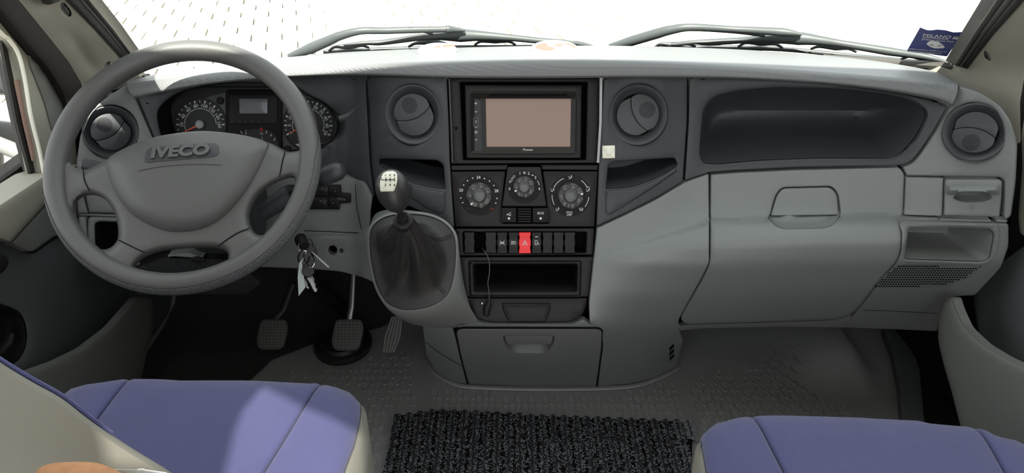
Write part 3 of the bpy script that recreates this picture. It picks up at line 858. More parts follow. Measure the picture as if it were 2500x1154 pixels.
# ---- centre panels with pockets
pkl = rpoly([(927, 386, 6), (1069, 391, 12), (1083, 403, 10), (1086, 461, 3), (1040, 455), (1000, 443), (960, 424), (927, 403, 4)], 20)
patch('centre_left_panel', rpoly([(896, 186, 2), (1091, 189, 2), (1096, 300), (1099, 400), (1109, 556, 3), (1060, 531), (1000, 503), (955, 490), (917, 474, 3), (906, 400), (899, 290)], 12), DASH, M['dash_dark'], dash, holes=[ell(1009, 280, 67, 74), pkl], hole_edge=(4, .004), relief=lambda x, y, d: -.010 * sstep((950 - x) / 40) * sstep((y - 200) / 60))
pocket('map_pocket', pkl, DASH, .07, M['dash_dark'], dash)
patch('pocket_front', rpoly([(1000, 451, 3), (1042, 461), (1087, 468, 3), (1087, 512, 9), (1076, 524, 9), (1040, 508), (1000, 482, 3)], 10), DASH, M['dash_dark'], dash, h=.004, edge=(5, .005))
pkr = rpoly([(1485, 403, 10), (1498, 394, 10), (1647, 385, 6), (1654, 402, 4), (1625, 422), (1590, 440), (1539, 457), (1480, 461, 3)], 20)
patch('centre_right_panel', rpoly([(1474, 189, 2), (1678, 187, 2), (1677, 300), (1667, 443, 3), (1600, 483), (1530, 518), (1456, 552, 3), (1462, 400)], 12), DASH, M['dash_dark'], dash, holes=[ell(1558, 280, 70, 74), pkr], hole_edge=(4, .004))
pocket('map_pocket', pkr, DASH, .07, M['dash_dark'], dash)
patch('pocket_front', rpoly([(1478, 465, 3), (1540, 461), (1593, 444), (1653, 405, 4), (1653, 419, 6), (1600, 456), (1550, 488), (1488, 526, 8), (1477, 518, 6)], 14), DASH, M['dash_dark'], dash, h=.004, edge=(5, .005))

# ---- passenger tray
tray = rpoly([(1709, 376, 14), (1714, 300), (1720, 262, 20), (1745, 236), (1800, 222), (1900, 214), (2050, 218), (2160, 230), (2225, 246, 22), (2262, 274, 16), (2238, 330), (2202, 372, 24), (2172, 385, 20), (2000, 384), (1850, 390), (1750, 399), (1716, 397, 14)], 30)
patch('tray_surround', rpoly([(1683, 187, 2), (1800, 190), (1900, 193), (2050, 206), (2180, 224), (2283, 246), (2312, 262, 4), (2280, 318), (2243, 372), (2222, 396), (2196, 404), (1950, 408), (1800, 415), (1733, 420, 4), (1672, 440, 2), (1681, 300)], 14), DASH, M['dash_dark'], dash, holes=[tray], hole_edge=(8, .008))
def bowl(x, y, d):
    return -.105 * (1 - (1 - min(d / 95.0, 1)) ** 2.2) * (.75 + .25 * sstep((y - 230) / 120)) - .003
mbb = MB()
patch('tray_bowl', inset(tray, -2), DASH, M['dash_dark'], dash, relief=bowl, thick=.004, grid=14, edge=(2, .001), mapf=lambda x, y, h: DASH.at(x, y) + Vector((0, -h * .98, h * .10)))
patch('screw_well', ell(2281, 246, 8, 4.5, 16, .2), DASH, M['gap'], dash, h=.0006, thick=.004)
patch('screw_well', ell(1716, 194, 7, 2.4, 16, 0), DASH, M['gap'], dash, h=.0006, thick=.004)

# ---- right end panel with vent, small drawer and pocket
patch('right_end_panel', rpoly([(2341, 210, 3), (2395, 226), (2440, 256), (2468, 296), (2484, 350), (2480, 440), (2468, 528, 8), (2455, 536, 6), (2449, 528, 3), (2452, 440, 12), (2440, 432, 10), (2300, 430), (2213, 429, 3), (2203, 408, 3), (2228, 398), (2248, 374), (2285, 318), (2321, 258, 3)], 16), DASH, M['grey'], dash, holes=[ell(2379, 323, 73, 72)], hole_edge=(6, .005), edge=(4, .004))
patch('blank_panel', rpoly([(2211, 432, 3), (2303, 434, 3), (2300, 520), (2296, 527, 3), (2207, 524, 3)], 4), DASH, M['grey'], dash)
patch('lower_rail', rpoly([(2194, 529), (2290, 531), (2290, 537), (2196, 535)], 1), DASH, M['grey'], dash, h=-.003, edge=(1.5, .002))
patch('lower_rail', rpoly([(2293, 532), (2420, 537), (2420, 542), (2293, 538)], 1), DASH, M['grey'], dash, h=-.003, edge=(1.5, .002))
patch('lower_rail', rpoly([(2430, 534), (2460, 537), (2458, 543), (2430, 541)], 1), DASH, M['grey'], dash, h=-.003, edge=(1.5, .002))
rp_open = rpoly([(2217, 553, 8), (2340, 555), (2416, 559, 12), (2425, 572, 10), (2420, 600), (2414, 630, 8), (2396, 637, 6), (2300, 634), (2210, 631, 6)], 6, step=6)
grille = rpoly([(2188, 647, 3), (2300, 647), (2398, 649, 4), (2360, 680), (2310, 697), (2240, 702), (2130, 702, 3), (2160, 672)], 8)
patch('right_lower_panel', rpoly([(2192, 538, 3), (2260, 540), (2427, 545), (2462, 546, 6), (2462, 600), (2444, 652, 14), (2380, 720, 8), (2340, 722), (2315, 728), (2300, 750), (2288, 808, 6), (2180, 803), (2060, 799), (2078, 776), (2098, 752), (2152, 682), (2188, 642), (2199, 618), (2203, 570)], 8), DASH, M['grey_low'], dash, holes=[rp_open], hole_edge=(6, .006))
pocket('right_pocket', rp_open, DASH, .085, M['grey_low'], dash, shrink=4, back=(-.25, 1, .02))
o = MB(); fr = PF(DASH, 2288, 556, n=(0, -1, .1)); fr.o = fr.o + Vector((-.02, .078, -.012))
o.lathe(fr, [(13, -3), (13, 0), (11, 1)], 24); o.build('pocket_boss', M['grey_low'], dash)
groove('panel_joint', [(2436, 546), (2440, 575), (2432, 620), (2418, 640)], DASH, 1.2, M['grey_low'], dash, h=.001)
groove('panel_joint', [(2105, 757), (2180, 759), (2290, 765)], DASH, 1.2, M['gap'], dash)
mb = MB()
for j in range(10):
    for i in range(46):
        x, y = 2130 + i * 6.4 + (j % 2) * 3.2, 650 + j * 5.4
        if inside([(x, y)], inset(grille, 3))[0]:
            mb.ngon([DASH.at(x + 2.7 * math.cos(a), y + 1.9 * math.sin(a), .0005) for a in [k * math.pi / 4 for k in range(8)]])
o = mb.build('speaker_grille', M['gap'], dash, weld=0); o['kind'] = 'stuff'
groove('grille_edge', grille[:-1], DASH, 1.2, M['grey_low'], dash, h=.0012, smooth=False)

# ---- lower strip under the glove box, gearbox side panel
patch('lower_strip', rpoly([(1668, 794, 3), (1850, 789), (2042, 782), (2066, 774), (2125, 770), (2125, 800), (1900, 797), (1720, 801), (1640, 808), (1655, 798)], 4), DASH, M['grey_low'], dash, edge=(1.5, .001), h=-.003)
patch('centre_side_panel', rpoly([(1457, 557, 3), (1530, 523), (1600, 488), (1672, 445), (1730, 424, 3), (1731, 530), (1731, 640), (1715, 672), (1660, 772), (1654, 790), (1663, 795), (1655, 802), (1668, 830), (1650, 895, 4), (1600, 921), (1540, 938), (1460, 944, 3), (1473, 803), (1440, 790), (1438, 740), (1450, 626, 3)], 8), DASH, M['grey'], dash, grid=10, relief=lambda x, y, d: -.006 * sstep((y - 800) / 40) + .007 * sstep((y - (620 - (x - 1455) * .30)) / 14))
patch('plinth_left', rpoly([(1032, 795, 3), (1105, 800), (1113, 830), (1142, 941, 3), (1100, 930), (1062, 905), (1042, 870)], 8), DASH, M['grey'], dash)
patch('plinth_top', rpoly([(1116, 796, 3), (1165, 786), (1190, 789), (1395, 790), (1425, 780), (1436, 788), (1470, 800, 3)], 3), DASH, M['grey'], dash)
groove('panel_joint', [(1040, 835), (1075, 862), (1128, 893)], DASH, 1.5, M['gap'], dash)
groove('panel_joint', [(1470, 890), (1550, 858), (1640, 815)], DASH, 1.3, M['gap'], dash)
mb = MB()
for k in range(3):
    q = [(1634 + k * .5, 848 + k * 12), (1645 + k * .5, 838 + k * 12), (1646, 846 + k * 12), (1634, 858 + k * 12)]
    mb.ngon([DASH.at(x, y, .0015) for x, y in q])
mb.build('foot_vent', M['gap'], dash)
MB().tube([PZ(x, y, .004) for x, y in sp2([(1040, 880), (1064, 910), (1105, 935), (1150, 944), (1290, 949), (1450, 948), (1545, 942), (1605, 924), (1655, 898)], 10, False)], .006, 8, flat=.6).build('plinth_bead', M['floor'], dash)

# ================================================================== AIR VENTS
def toward(p, k=1.0, n=None):
    """direction from a point to the photographer's seat side, blended with a panel normal"""
    a = (CAM - Vector(p)).normalized()
    return (a * k + (n or a) * (1 - k)).normalized()
def air_vent(px, py, R, rot, label, k=.5, sq=1.0):
    n0 = DASH.normal(px, py)
    p = DASH.at(px, py, .006 if px > 2000 else .0015)
    fr = Frame(p, toward(p, k, n0))
    t = thing('air_vent', fr.pt(0, -R, 0), label, 'air vent', 'round dashboard air vents')
    mb = MB(); mb.lathe(fr, [(R * 1.0, -14), (R * 1.01, -1), (R * .99, 1.5), (R * .95, 2.2), (R * .90, 0), (R * .82, -7), (R * .76, -13), (R * .70, -15)], 56, 1, sq, cap=False)
    mb.build('bezel', M['vent'], t)
    MB().lathe(fr, [(R * .78, -17), (R * .78, -16), (R * .2, -16)], 40, 1, sq).build('throat', M['gap'], t)
    f2 = fr.turned(rot)
    r = R * .70
    # disc with two flats, split by a curved joint
    def rim_(a):
        a = math.radians(a)
        return (max(min(r * math.cos(a), r * .92), -r * .92), r * math.sin(a) * sq)
    yc = lambda x: -r * .20 + r * .32 * (x / r) ** 2
    arc = list(np.linspace(-r * .90, r * .90, 17))
    up = [rim_(q) for q in np.linspace(9, 171, 40)] + [(x, yc(x) + .7) for x in arc]
    lo = [rim_(q) for q in np.linspace(179, 361, 44)] + [(x, yc(x) - .7) for x in arc[::-1]]
    a = MB().prism(f2, up, -8, -4, .8).build('upper_flap', M['vent'], t)
    MB().prism(f2, lo, -8, -4, .8).build('lower_flap', M['vent'], t)
    mb = MB()
    gx, gy, gr = 0, r * .50, r * .40
    for q in np.linspace(-gr * .92, gr * .92, 12):
        hw = math.sqrt(max(gr * gr - q * q, 0))
        mb.strip(f2, [(gx - hw, gy + q), (gx + hw, gy + q)], 1.1, .35, -4.1)
    mb.build('slits', M['gap'], a)
    return t
air_vent(271, 322, 63, math.radians(26), 'round air vent on grey panel, leftmost of four, beside the driver door', .55)
air_vent(1009, 280, 70, math.radians(24), 'round air vent left of the touch screen', .6, 1.04)
air_vent(1558, 280, 71, math.radians(-62), 'round air vent right of the touch screen', .6, 1.04)
air_vent(2379, 323, 72, math.radians(180), 'round air vent on grey panel, rightmost of four, by the passenger door', .6, .98)

# ================================================================== INSTRUMENTS
CLY = 1.415
cn = Vector((0, -math.cos(math.radians(24)), math.sin(math.radians(24))))
CLP = Plane(PY(600, 300, CLY), cn)
ins = thing('instrument_cluster', CLP.at(600, 380), 'instrument cluster with speedometer, display and rev counter behind the steering wheel', 'instrument cluster')
patch('backplate', rpoly([(386, 215), (600, 190), (760, 200), (832, 280), (826, 350), (760, 400), (440, 400), (386, 330)], 20), CLP, M['cluster'], ins, h=-.003, thick=.01, grid=40)
patch('grey_surround', rpoly([(440, 262, 20), (500, 238), (551, 224, 3), (552, 330), (553, 390), (440, 390)], 8), CLP, M['cluster_grey'], ins, edge=(1, .001), thick=.002)
patch('grey_surround', rpoly([(689, 228, 4), (750, 232), (800, 262), (824, 298), (820, 330), (796, 352), (770, 380), (689, 390)], 12), CLP, M['cluster_grey'], ins, edge=(1, .001), thick=.002)
def dial(cx, cy, labels, a0, a1, nmaj, needle_val, hub_mat, sub):
    f = PF(CLP, cx, cy)
    d = MB().lathe(f, [(64, 0), (64, 2.5), (61, 3), (60, 1.4)], 64).build('dial_face', M['cluster'], ins)
    mb = MB()
    tot = len(labels) - 1
    for i in range(tot * 2 + 1):
        a = math.radians(a0 + (a1 - a0) * i / (tot * 2))
        maj = i % 2 == 0
        r0, r1 = (52, 59) if maj else (54, 59)
        c, s = math.cos(a), math.sin(a)
        mb.strip(f, [(r0 * c, r0 * s), (r1 * c, r1 * s)], 3.4 if maj else 1.8, .2, 1.45)
        if maj:
            mb.text(f, labels[i // 2], 46 * c, 46 * s, 11.5, .2, a - math.pi / 2 if abs(math.degrees(a) - 90) < 62 else (a - math.pi / 2) * .9, h0=1.45, bold=.012)
    for i in range(tot):
        q0 = a0 + (a1 - a0) * (i + .06) / tot; q1 = a0 + (a1 - a0) * (i + .94) / tot
        mb.strip(f, [(38.5 * math.cos(math.radians(q)), 38.5 * math.sin(math.radians(q))) for q in np.linspace(q0, q1, 7)], 1.5, .2, 1.45)
    mb.build('dial_markings', M['white_print'], d)
    a = math.radians(a0 + (a1 - a0) * needle_val)
    nd = MB(); c, s = math.cos(a), math.sin(a)
    nd.prism(f, [(-s * 2.4, c * 2.4), (s * 2.4, -c * 2.4), (50 * c + s * .9, 50 * s - c * .9), (50 * c - s * .9, 50 * s + c * .9)], 5, 6.5, .3, True)
    nd.build('needle', M['needle'], ins)
    MB().lathe(f, [(11, 1.4), (11, 6), (10, 9), (6, 10.5)], 32).build('needle_hub', M[hub_mat], ins)
dial(490, 304, ['0', '20', '40', '60', '80', '100', '120', '140', '160'], 205.7, 0, 8, 0.0, 'silver', True)
dial(753, 305, ['0', '5', '10', '15', '20', '25', '30', '35', '40', '45', '50'], 204, -25, 10, 0.0, 'silver', True)
# display block
patch('centre_block', rpoly([(553, 221), (688, 221), (688, 392), (555, 392)], 3), CLP, M['black_matt'], ins, h=.004, thick=.008, edge=(2, .002))
dsp = patch('display_panel', rpoly([(559, 229), (677, 229), (677, 303), (560, 303)], 2), CLP, M['black'], ins, h=.006, thick=.004, edge=(1.5, .001))
patch('lcd_window', rpoly([(584, 241), (653, 241), (653, 277), (585, 277)], 1), CLP, M['lcd'], dsp, h=.0072, thick=.002, edge=(1, .0005))
f = PF(CLP, 618, 296, h=.0065)
mb = MB()
for q in (-50, -33, -18, -4, 14, 34, 48):
    mb.dot(f, q, 0, 2.6, .2, 5)
mb.build('warning_symbols', M['dim_print'], dsp)
sg = patch('fuel_temperature_gauge', rpoly([(575, 392), (578, 345), (590, 322), (615, 313), (655, 314), (675, 330), (684, 360), (684, 392)], 18), CLP, M['cluster'], ins, h=.0055, thick=.003, edge=(1.5, .001))
f = PF(CLP, 630, 345, h=.006)
mb = MB()
for (x, y, r_) in ((-40, 22, .9), (21, 22, -.5), (32, 15, -.9), (40, 5, -1.1), (-50, 10, .9)):
    mb.strip(f, [(x - 2 * math.sin(-r_), y - 3), (x + 2 * math.sin(-r_), y + 3)], 2, .2)
mb.text(f, 'H', 9, 19, 10, .2); mb.text(f, 'L', 11, 9, 9, .2); mb.text(f, 'E', -29, 20, 8, .2); mb.text(f, 'F', -29, 26, 6, .2)
mb.build('gauge_markings', M['white_print'], sg)
mb = MB(); mb.prism(f, [(5, 25), (12, 25), (12, 33), (5, 33)], 0, .2); mb.build('temperature_symbol', M['red_print'], sg)
for (x, y) in ((537, 246), (697, 247), (701, 364)):
    f = PF(CLP, x, y, h=.003)
    MB().lathe(f, [(9, -2), (9, 1), (8, 2.5), (5.5, 2.5), (5, 1.5)], 24).build('round_button', M['black'], ins)

# ================================================================== STEREO
ste = thing('car_stereo', STK.at(1277, 392), 'double-height car stereo with blank touch screen painted with a brown reflection in the dashboard centre', 'car stereo')
o_ = rpoly([(1094, 191), (1465, 189), (1462, 398), (1102, 400)], 5)
hole_ = rpoly([(1123, 200), (1434, 200), (1430, 390), (1131, 390)], 2)
patch('mounting_frame', o_, STK, M['black'], ste, holes=[hole_], thick=.03, back=-SPN, edge=(3, .003), h=.002)
pocket('frame_recess', hole_, STK, .03, M['gap'], ste, back=-SPN)
MB().loft([[STK.at(x, y, h) for x, y in ((1095, 192), (1100, 300), (1103, 398))] for h in (.0022, .006)] + [[STK.at(x, y, .006) for x, y in ((1098, 192), (1103, 300), (1106, 398))], [STK.at(x, y, .0022) for x, y in ((1099, 192), (1104, 300), (1107, 398))]]).build('edge_strip', M['dash_dark'], ste)
MB().loft([[STK.at(x, y, h) for x, y in ((1464, 190), (1463, 300), (1457, 397))] for h in (.0022, .010)] + [[STK.at(x, y, h) for x, y in ((1471, 190), (1469, 300), (1463, 397))] for h in (.010, .0)]).build('edge_strip', M['silver'], ste)
trim_o = rpoly([(1135, 207), (1420, 207), (1418, 386), (1139, 386)], 3)
trim_i = rpoly([(1149, 226), (1405, 226), (1404, 373), (1150, 373)], 2)
patch('trim_ring', trim_o, STK, M['black'], ste, holes=[trim_i], h=.004, thick=.03, back=-SPN, edge=(3, .003))
fp = patch('faceplate', rpoly([(1147, 224), (1407, 224), (1406, 375), (1148, 375)], 2), STK, M['gloss'], ste, h=.005, thick=.02, back=-SPN, edge=(2, .002))
f = PF(STK, 1289, 232, n=SPN, h=.0055)
mb = MB(); mb.prism(f, [(-95, -2.5), (95, -2.5), (95, 2.5), (-95, 2.5)], 0, .6, .3); mb.build('disc_slot', M['gap'], fp)
# screen in a sloped glossy surround
so_ = [(1173, 240), (1405, 240), (1403, 369), (1177, 369)]
si_ = [(1186, 241), (1394, 241), (1392, 358), (1188, 358)]
mb = MB(); mb.loft([[STK.at(x, y, .0055) for x, y in so_], [STK.at(x, y, .009) for x, y in so_], [STK.at(x, y, .0065) for x, y in si_]], True)
mb.build('screen_surround', M['bezel'], fp, ang=20)
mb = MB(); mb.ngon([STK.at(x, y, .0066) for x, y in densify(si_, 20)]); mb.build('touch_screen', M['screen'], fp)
f = PF(STK, 1289, 364.5, n=SPN, h=.0093)
MB().text(f, 'Pioneer', 0, -.5, 8, .2).build('maker_name', M['white_print'], fp)
f = PF(STK, 1162, 300, n=SPN, h=.0055)
mb = MB()
mb.strip(f, [(-3, 47), (3, 47)], 1.3, .3); mb.strip(f, [(0, 44), (0, 50)], 1.3, .3)
mb.strip(f, [(-3, 27), (3, 27)], 1.3, .3)
mb.strip(f, [(1.5 + 3 * math.cos(q) - 1.5, -22 + 3 * math.sin(q)) for q in np.linspace(2.2, 7.2, 12)], 1, .3); mb.strip(f, [(0, -19), (0, -22)], 1, .3)
mb.strip(f, [(-3, -39), (0, -42.5), (3, -39)], 1.1, .3)
for q in (-2, 2): mb.strip(f, [(-2.5, 3 + q), (2.5, 3 + q)], .8, .3)
mb.strip(f, [(-4, -10.5), (4, -10.5)], .8, .3)
mb.build('button_symbols', M['white_print'], fp)
mb = MB(); mb.strip(f, [(-5.5, 13), (5.5, 13), (5.5, -8), (-5.5, -8), (-5.5, 13.5)], 1, .5); mb.build('button_outline', M['grey_print'], fp)
MB().dot(PF(STK, 1114, 313, n=SPN, h=.003), 0, 0, 4, .4).build('screw_hole', M['gap'], ste)

# ================================================================== CLIMATE PANEL
cli = thing('climate_control_panel', STK.at(1280, 555), 'black heater control panel with three round knobs under the stereo', 'control panel')
patch('top_strip', rpoly([(1101, 403), (1240, 402), (1238, 414), (1102, 416)], 2), STK, M['black'], cli, back=-SPN, thick=.02)
patch('top_strip', rpoly([(1320, 402), (1460, 402), (1459, 415), (1323, 414)], 2), STK, M['black'], cli, back=-SPN, thick=.02)
patch('panel_face', rpoly([(1102, 419), (1234, 418), (1224, 505), (1226, 545), (1340, 545), (1336, 505), (1325, 418), (1459, 418), (1451, 553), (1112, 553)], 3), STK, M['black'], cli, back=-SPN, thick=.02, edge=(2, .002))
patch('centre_face', rpoly([(1239, 407), (1320, 407), (1335, 504), (1225, 504)], 5), STK, M['black'], cli, h=.004, back=-SPN, thick=.02, edge=(2.5, .003))
def knob(px, py, r, ring, hh, ptr):
    f = PF(STK, px, py, n=SPN, h=hh)
    MB().lathe(f, [(ring, -1), (ring, .6), (ring - 2, 1.2), (r + 3, .6)], 56).build('knob_dial', M['black_matt'], cli)
    # fluted knob
    mb = MB(); seg = 70; rows = []
    for (rr, h, amp) in ((1, 1, 0), (1, 5, .02), (.97, 12, .05), (.93, 16, .08), (.84, 18, .14), (.62, 18.5, .05), (.52, 17, 0), (.46, 20, 0), (.40, 21, 0)):
        row = []
        for k in range(seg):
            a = 2 * math.pi * k / seg
            q = r * (rr - amp * (.5 + .5 * math.cos(7 * a)) ** 1.5)
            row.append(f.pt(q * math.cos(a), q * math.sin(a), h * r / 33 - (amp * 14 * (.5 + .5 * math.cos(7 * a)) if rr > .6 else 0)))
        rows.append(row)
    mb.loft(rows, True); mb.ngon(rows[-1])
    k_ = mb.build('knob', M['knob_clear'], cli, ang=30)
    a = math.radians(ptr)
    MB().strip(f, [(r * .72 * math.cos(a), r * .72 * math.sin(a)), (r * .90 * math.cos(a), r * .90 * math.sin(a))], 4.2, 1.2, 18.2 * r / 33).build('knob_pointer', M['white_print'], k_)
    return f
f = knob(1170, 476, 33, 50, .0, 228)
mb = MB()
def zz(x, y, ox, oy): return ((x - ox) / 2.6225, -(y - oy) / 2.6225)
for (x, y) in ((162, 160), (195, 143), (270, 146), (302, 162), (330, 190), (137, 187), (118, 270), (130, 300), (350, 273), (342, 303)):
    mb.dot(f, *zz(x, y, 236, 252), 1.7, .3, 8, 1.0)
for (t_, x, y) in (('24', 232, 138), ('28', 346, 224), ('20', 120, 220)): mb.text(f, t_, *zz(x, y, 236, 252), 10, .3, h0=1.0, bold=.01)
mb.build('temperature_marks', M['white_print'], cli)
MB().text(f, 'HI', *zz(315, 340, 236, 252), 8, .3, h0=1.0).build('hot_mark', M['red_print'], cli)
MB().text(f, 'LO', *zz(160, 337, 236, 252), 8, .3, h0=1.0).build('cold_mark', M['dim_print'], cli)
f = knob(1279.5, 456, 27.5, 41, .004, 202)
mb = MB(); mz = lambda x, y: zz(x, y, 523, 200)
for (t_, x, y, s_) in (('0', 430, 212, 9), ('1', 496, 113, 9.5), ('2', 552, 113, 9.5), ('3', 596, 140, 9.5), ('4', 620, 212, 9.5)): mb.text(f, t_, *mz(x, y), s_, .3, h0=1.0, bold=.01)
mb.text(f, 'AUTO', *mz(446, 150), 8, .3, rot=math.radians(52), h0=1.0)
mb.strip(f, [mz(570, 122), mz(584, 128)], 2, .3, 1.0); mb.strip(f, [mz(607, 160), mz(615, 172), mz(620, 188)], 1.3, .3, 1.0)
for q in range(4):
    a = q * math.pi / 2 + .6; x, y = mz(525, 110)
    mb.prism(f, [(x, y), (x + 4 * math.cos(a), y + 4 * math.sin(a)), (x + 3.6 * math.cos(a + .7), y + 3.6 * math.sin(a + .7))], 1.0, 1.3)
mb.build('fan_marks', M['white_print'], cli)
f = knob(1392.7, 477, 33, 51, .0, 12)
mb = MB(); mz = lambda x, y: zz(x, y, 820, 255)
for (a0, a1) in ((55, 25), (155, 112), (-5, -38), (-150, -182)):
    mb.strip(f, [(45 * math.cos(math.radians(q)), 45 * math.sin(math.radians(q))) for q in np.linspace(a0, a1, 9)], 1.4, .3, 1.0)
mb.text(f, 'MAX', *mz(814, 362), 7.5, .3, h0=1.0); mb.text(f, 'DEF', *mz(814, 378), 7.5, .3, h0=1.0, bold=.01)
for (x, y) in ((818, 140), (705, 222), (932, 222), (738, 345)):
    a, b = mz(x, y)
    mb.strip(f, [(a - 4, b - 1), (a - 1, b - 3), (a + 1, b), (a + 4, b + 1)], 1.6, .3, 1.0); mb.dot(f, a + 2.6, b + 3.6, 1.5, .3, 8, 1.0); mb.strip(f, [(a - 5, b + 3), (a - 1.5, b + 2)], .9, .3, 1.0)
a, b = mz(932, 210); mb.strip(f, [(a - 4, b + 3), (a, b + 4.4), (a + 4, b + 3)], 1.2, .3, 1.0)
a, b = mz(890, 345)
mb.strip(f, [(a - 5, b + 2.5), (a, b + 4), (a + 5, b + 2.5), (a + 3.6, b - 1), (a - 3.6, b - 1), (a - 5, b + 2.5)], 1, .3, 1.0)
for q in (-2.4, 0, 2.4): mb.strip(f, [(a + q, b - 3.5), (a + q, b + 1)], 1, .3, 1.0)
mb.build('airflow_marks', M['white_print'], cli)
for (x0, x1, txt) in ((1224, 1261, None), (1300, 1340, 'ECO')):
    cx = (x0 + x1) / 2
    b_ = patch('push_button', rpoly([(x0, 507), (x1, 507), (x1 + (2 if txt else 0), 543), (x0 - (0 if txt else 2), 543)], 3), STK, M['black_matt'], cli, h=.003, back=-SPN, thick=.02, edge=(2, .002))
    f = PF(STK, cx, 525, n=SPN, h=.0033); mb = MB()
    mb.dot(f, 0, -8, 3, .3)
    if txt: mb.text(f, txt, 0, 5, 8, .3, bold=.01)
    else:
        mb.strip(f, [(-6, 1), (5, 7), (5, 1), (-6, 1)], 1, .3); mb.strip(f, [(-1, 1), (1, -1), (4, -1)], 1, .3)
    mb.build('button_symbol', M['white_print'], b_)
patch('centre_grille', rpoly([(1263, 507), (1298, 507), (1298, 543), (1263, 543)], 2), STK, M['gap'], cli, h=.001, back=-SPN, thick=.02)
for k in range(6):
    f = PF(STK, 1280.5, 510 + k * 6, n=SPN, h=.002); MB().prism(f, [(-16, -1.5), (16, -1.5), (16, 1.5), (-16, 1.5)], -1, 3, .8).build('grille_bar', M['black'], cli)

# ================================================================== SWITCH ROW
swp = thing('switch_panel', STK.at(1283, 622), 'black switch row with one red hazard switch in its middle', 'switch panel')
sw_hole = rpoly([(1130, 566), (1432, 566), (1430, 617), (1132, 617)], 3)
patch('switch_frame', rpoly([(1113, 558), (1451, 557), (1447, 622), (1118, 624)], 4), STK, M['black'], swp, holes=[sw_hole], h=.002, back=-SPN, thick=.02, edge=(3, .003))
pocket('switch_well', sw_hole, STK, .03, M['gap'], swp, back=-SPN)
def q2(x): return 1100 + x / 3.846
def switch(x0, x1, kind):
    a, b = q2(x0), q2(x1); cx = (a + b) / 2; w2 = (b - a) / 2
    f = PF(STK, cx, 591.5, n=SPN, h=.001)
    names = {'blank': 'blanking_plate', 'red': 'hazard_switch'}
    m_ = 'red' if kind == 'red' else 'black'
    # rocker profile: waist a little narrower and lower
    rows = []
    for y in np.linspace(-25, 25, 11):
        hh = (2.0 if kind == 'red' else 0) + (5 + 2.2 * (abs(y) / 25) ** 2 if kind != 'blank' else 4.5 + 2 * math.cos(y / 25 * 1.3))
        ww = w2 - (1.2 if 8 < abs(y) < 17 else 0)
        rows.append([f.pt(-ww, y, -8), f.pt(-ww, y, hh - 1), f.pt(-ww + 1.3, y, hh), f.pt(ww - 1.3, y, hh), f.pt(ww, y, hh - 1), f.pt(ww, y, -8)])
    mb = MB(); mb.loft(rows); mb.ngon(rows[0]); mb.ngon(rows[-1])
    o = mb.build(names.get(kind, 'rocker_switch'), M[m_], swp, ang=30)
    if kind == 'red': o['label'] = 'bright red hazard switch'
    if kind == 'blank': return
    mb = MB()
    for yy in (-21, -17, -13, 13, 17, 21):
        for xx in np.linspace(-w2 + 3, w2 - 3, 5): mb.dot(f, xx, yy, 1.2, 1.2, 6, (8.4 if kind == 'red' else 6.4))
    d_ = mb.build('grip_dots', M[m_], o); d_['kind'] = 'stuff'
    mb = MB(); h0 = 5.4 + (2.0 if kind == 'red' else 0)
    if kind == 'red':
        for s_ in (7.0, 4.0):
            tri = [(s_ * math.cos(q), s_ * math.sin(q) - 1) for q in (math.pi / 2, math.pi * 7 / 6, math.pi * 11 / 6)]
            mb.strip(f, tri + [tri[0]], 1, .3, h0)
    elif kind == 'asr':
        mb.text(f, 'ASR', 0, 0, 6.5, .3, h0=h0); mb.strip(f, [(-6, 5), (6, -5)], 1, .3, h0); mb.strip(f, [(-6, -5), (6, 5)], 1, .3, h0)
    elif kind == 'fog':
        mb.strip(f, [(1, 4), (1, -4), (4, -3.4), (6, 0), (4, 3.4), (1, 4)], 1.2, .3, h0)
        for q in (-3, 0, 3): mb.strip(f, [(-6, q - .6), (-1, q + .6)], 1, .3, h0)
        mb.strip(f, [(-4.5, 5), (-2.5, 2), (-4.5, -1.5), (-3, -5)], .9, .3, h0)
    else:
        mb.strip(f, [(-4, 5), (2, 5), (2, -3), (-4, -3), (-4, 5.5)], 1.3, .3, h0); mb.strip(f, [(2, 1), (5, -2), (6, -5)], 1.1, .3, h0)
        for q in (-3.4, -1.2, 1): mb.strip(f, [(q, -3), (q, -5.5)], 1, .3, h0)
        mb.strip(f, [(-3.4, 15), (3.4, 15)], 2, .4, h0 + .8)
    mb.build('switch_symbol', M['white_print'], o)
for (a, b, k) in ((130, 225, 'blank'), (328, 430, 'blank'), (437, 533, 'asr'), (545, 637, 'fog'), (642, 752, 'red'), (762, 852, 'door'), (863, 957, 'blank'), (965, 1060, 'blank'), (1068, 1168, 'blank')):
    switch(a, b, k)

# ================================================================== STORAGE SLOT, ASHTRAY
slo = thing('storage_slot', STK.at(1283, 725), 'open black storage slot with raised frame below the switch row', 'storage slot')
op = rpoly([(1156, 645), (1409, 645), (1407, 711), (1158, 711)], 5)
fro = rpoly([(1145, 638), (1418, 638), (1416, 722), (1148, 722)], 2)
patch('slot_surround', rpoly([(1119, 627), (1448, 626), (1437, 724), (1136, 724), (1126, 680)], 4), STK, M['black'], slo, holes=[fro], back=-SPN, thick=.02)
patch('slot_frame', fro, STK, M['black'], slo, holes=[op], h=.004, back=-SPN, thick=.02, edge=(3, .003), hole_edge=(5, .005))
pocket('slot_box', op, STK, .11, M['black_matt'], slo, back=(0, 1, -.1))
ash = thing('ashtray', STK.at(1290, 787), 'glossy black ashtray flap with curved bottom under the storage slot', 'ashtray')
patch('ashtray_surround', rpoly([(1137, 727, 3), (1434, 727, 3), (1431, 752), (1420, 772), (1394, 786), (1290, 788), (1192, 786), (1163, 777), (1146, 756)], 16), STK, M['black'], ash, back=-SPN, thick=.03, edge=(3, .003))
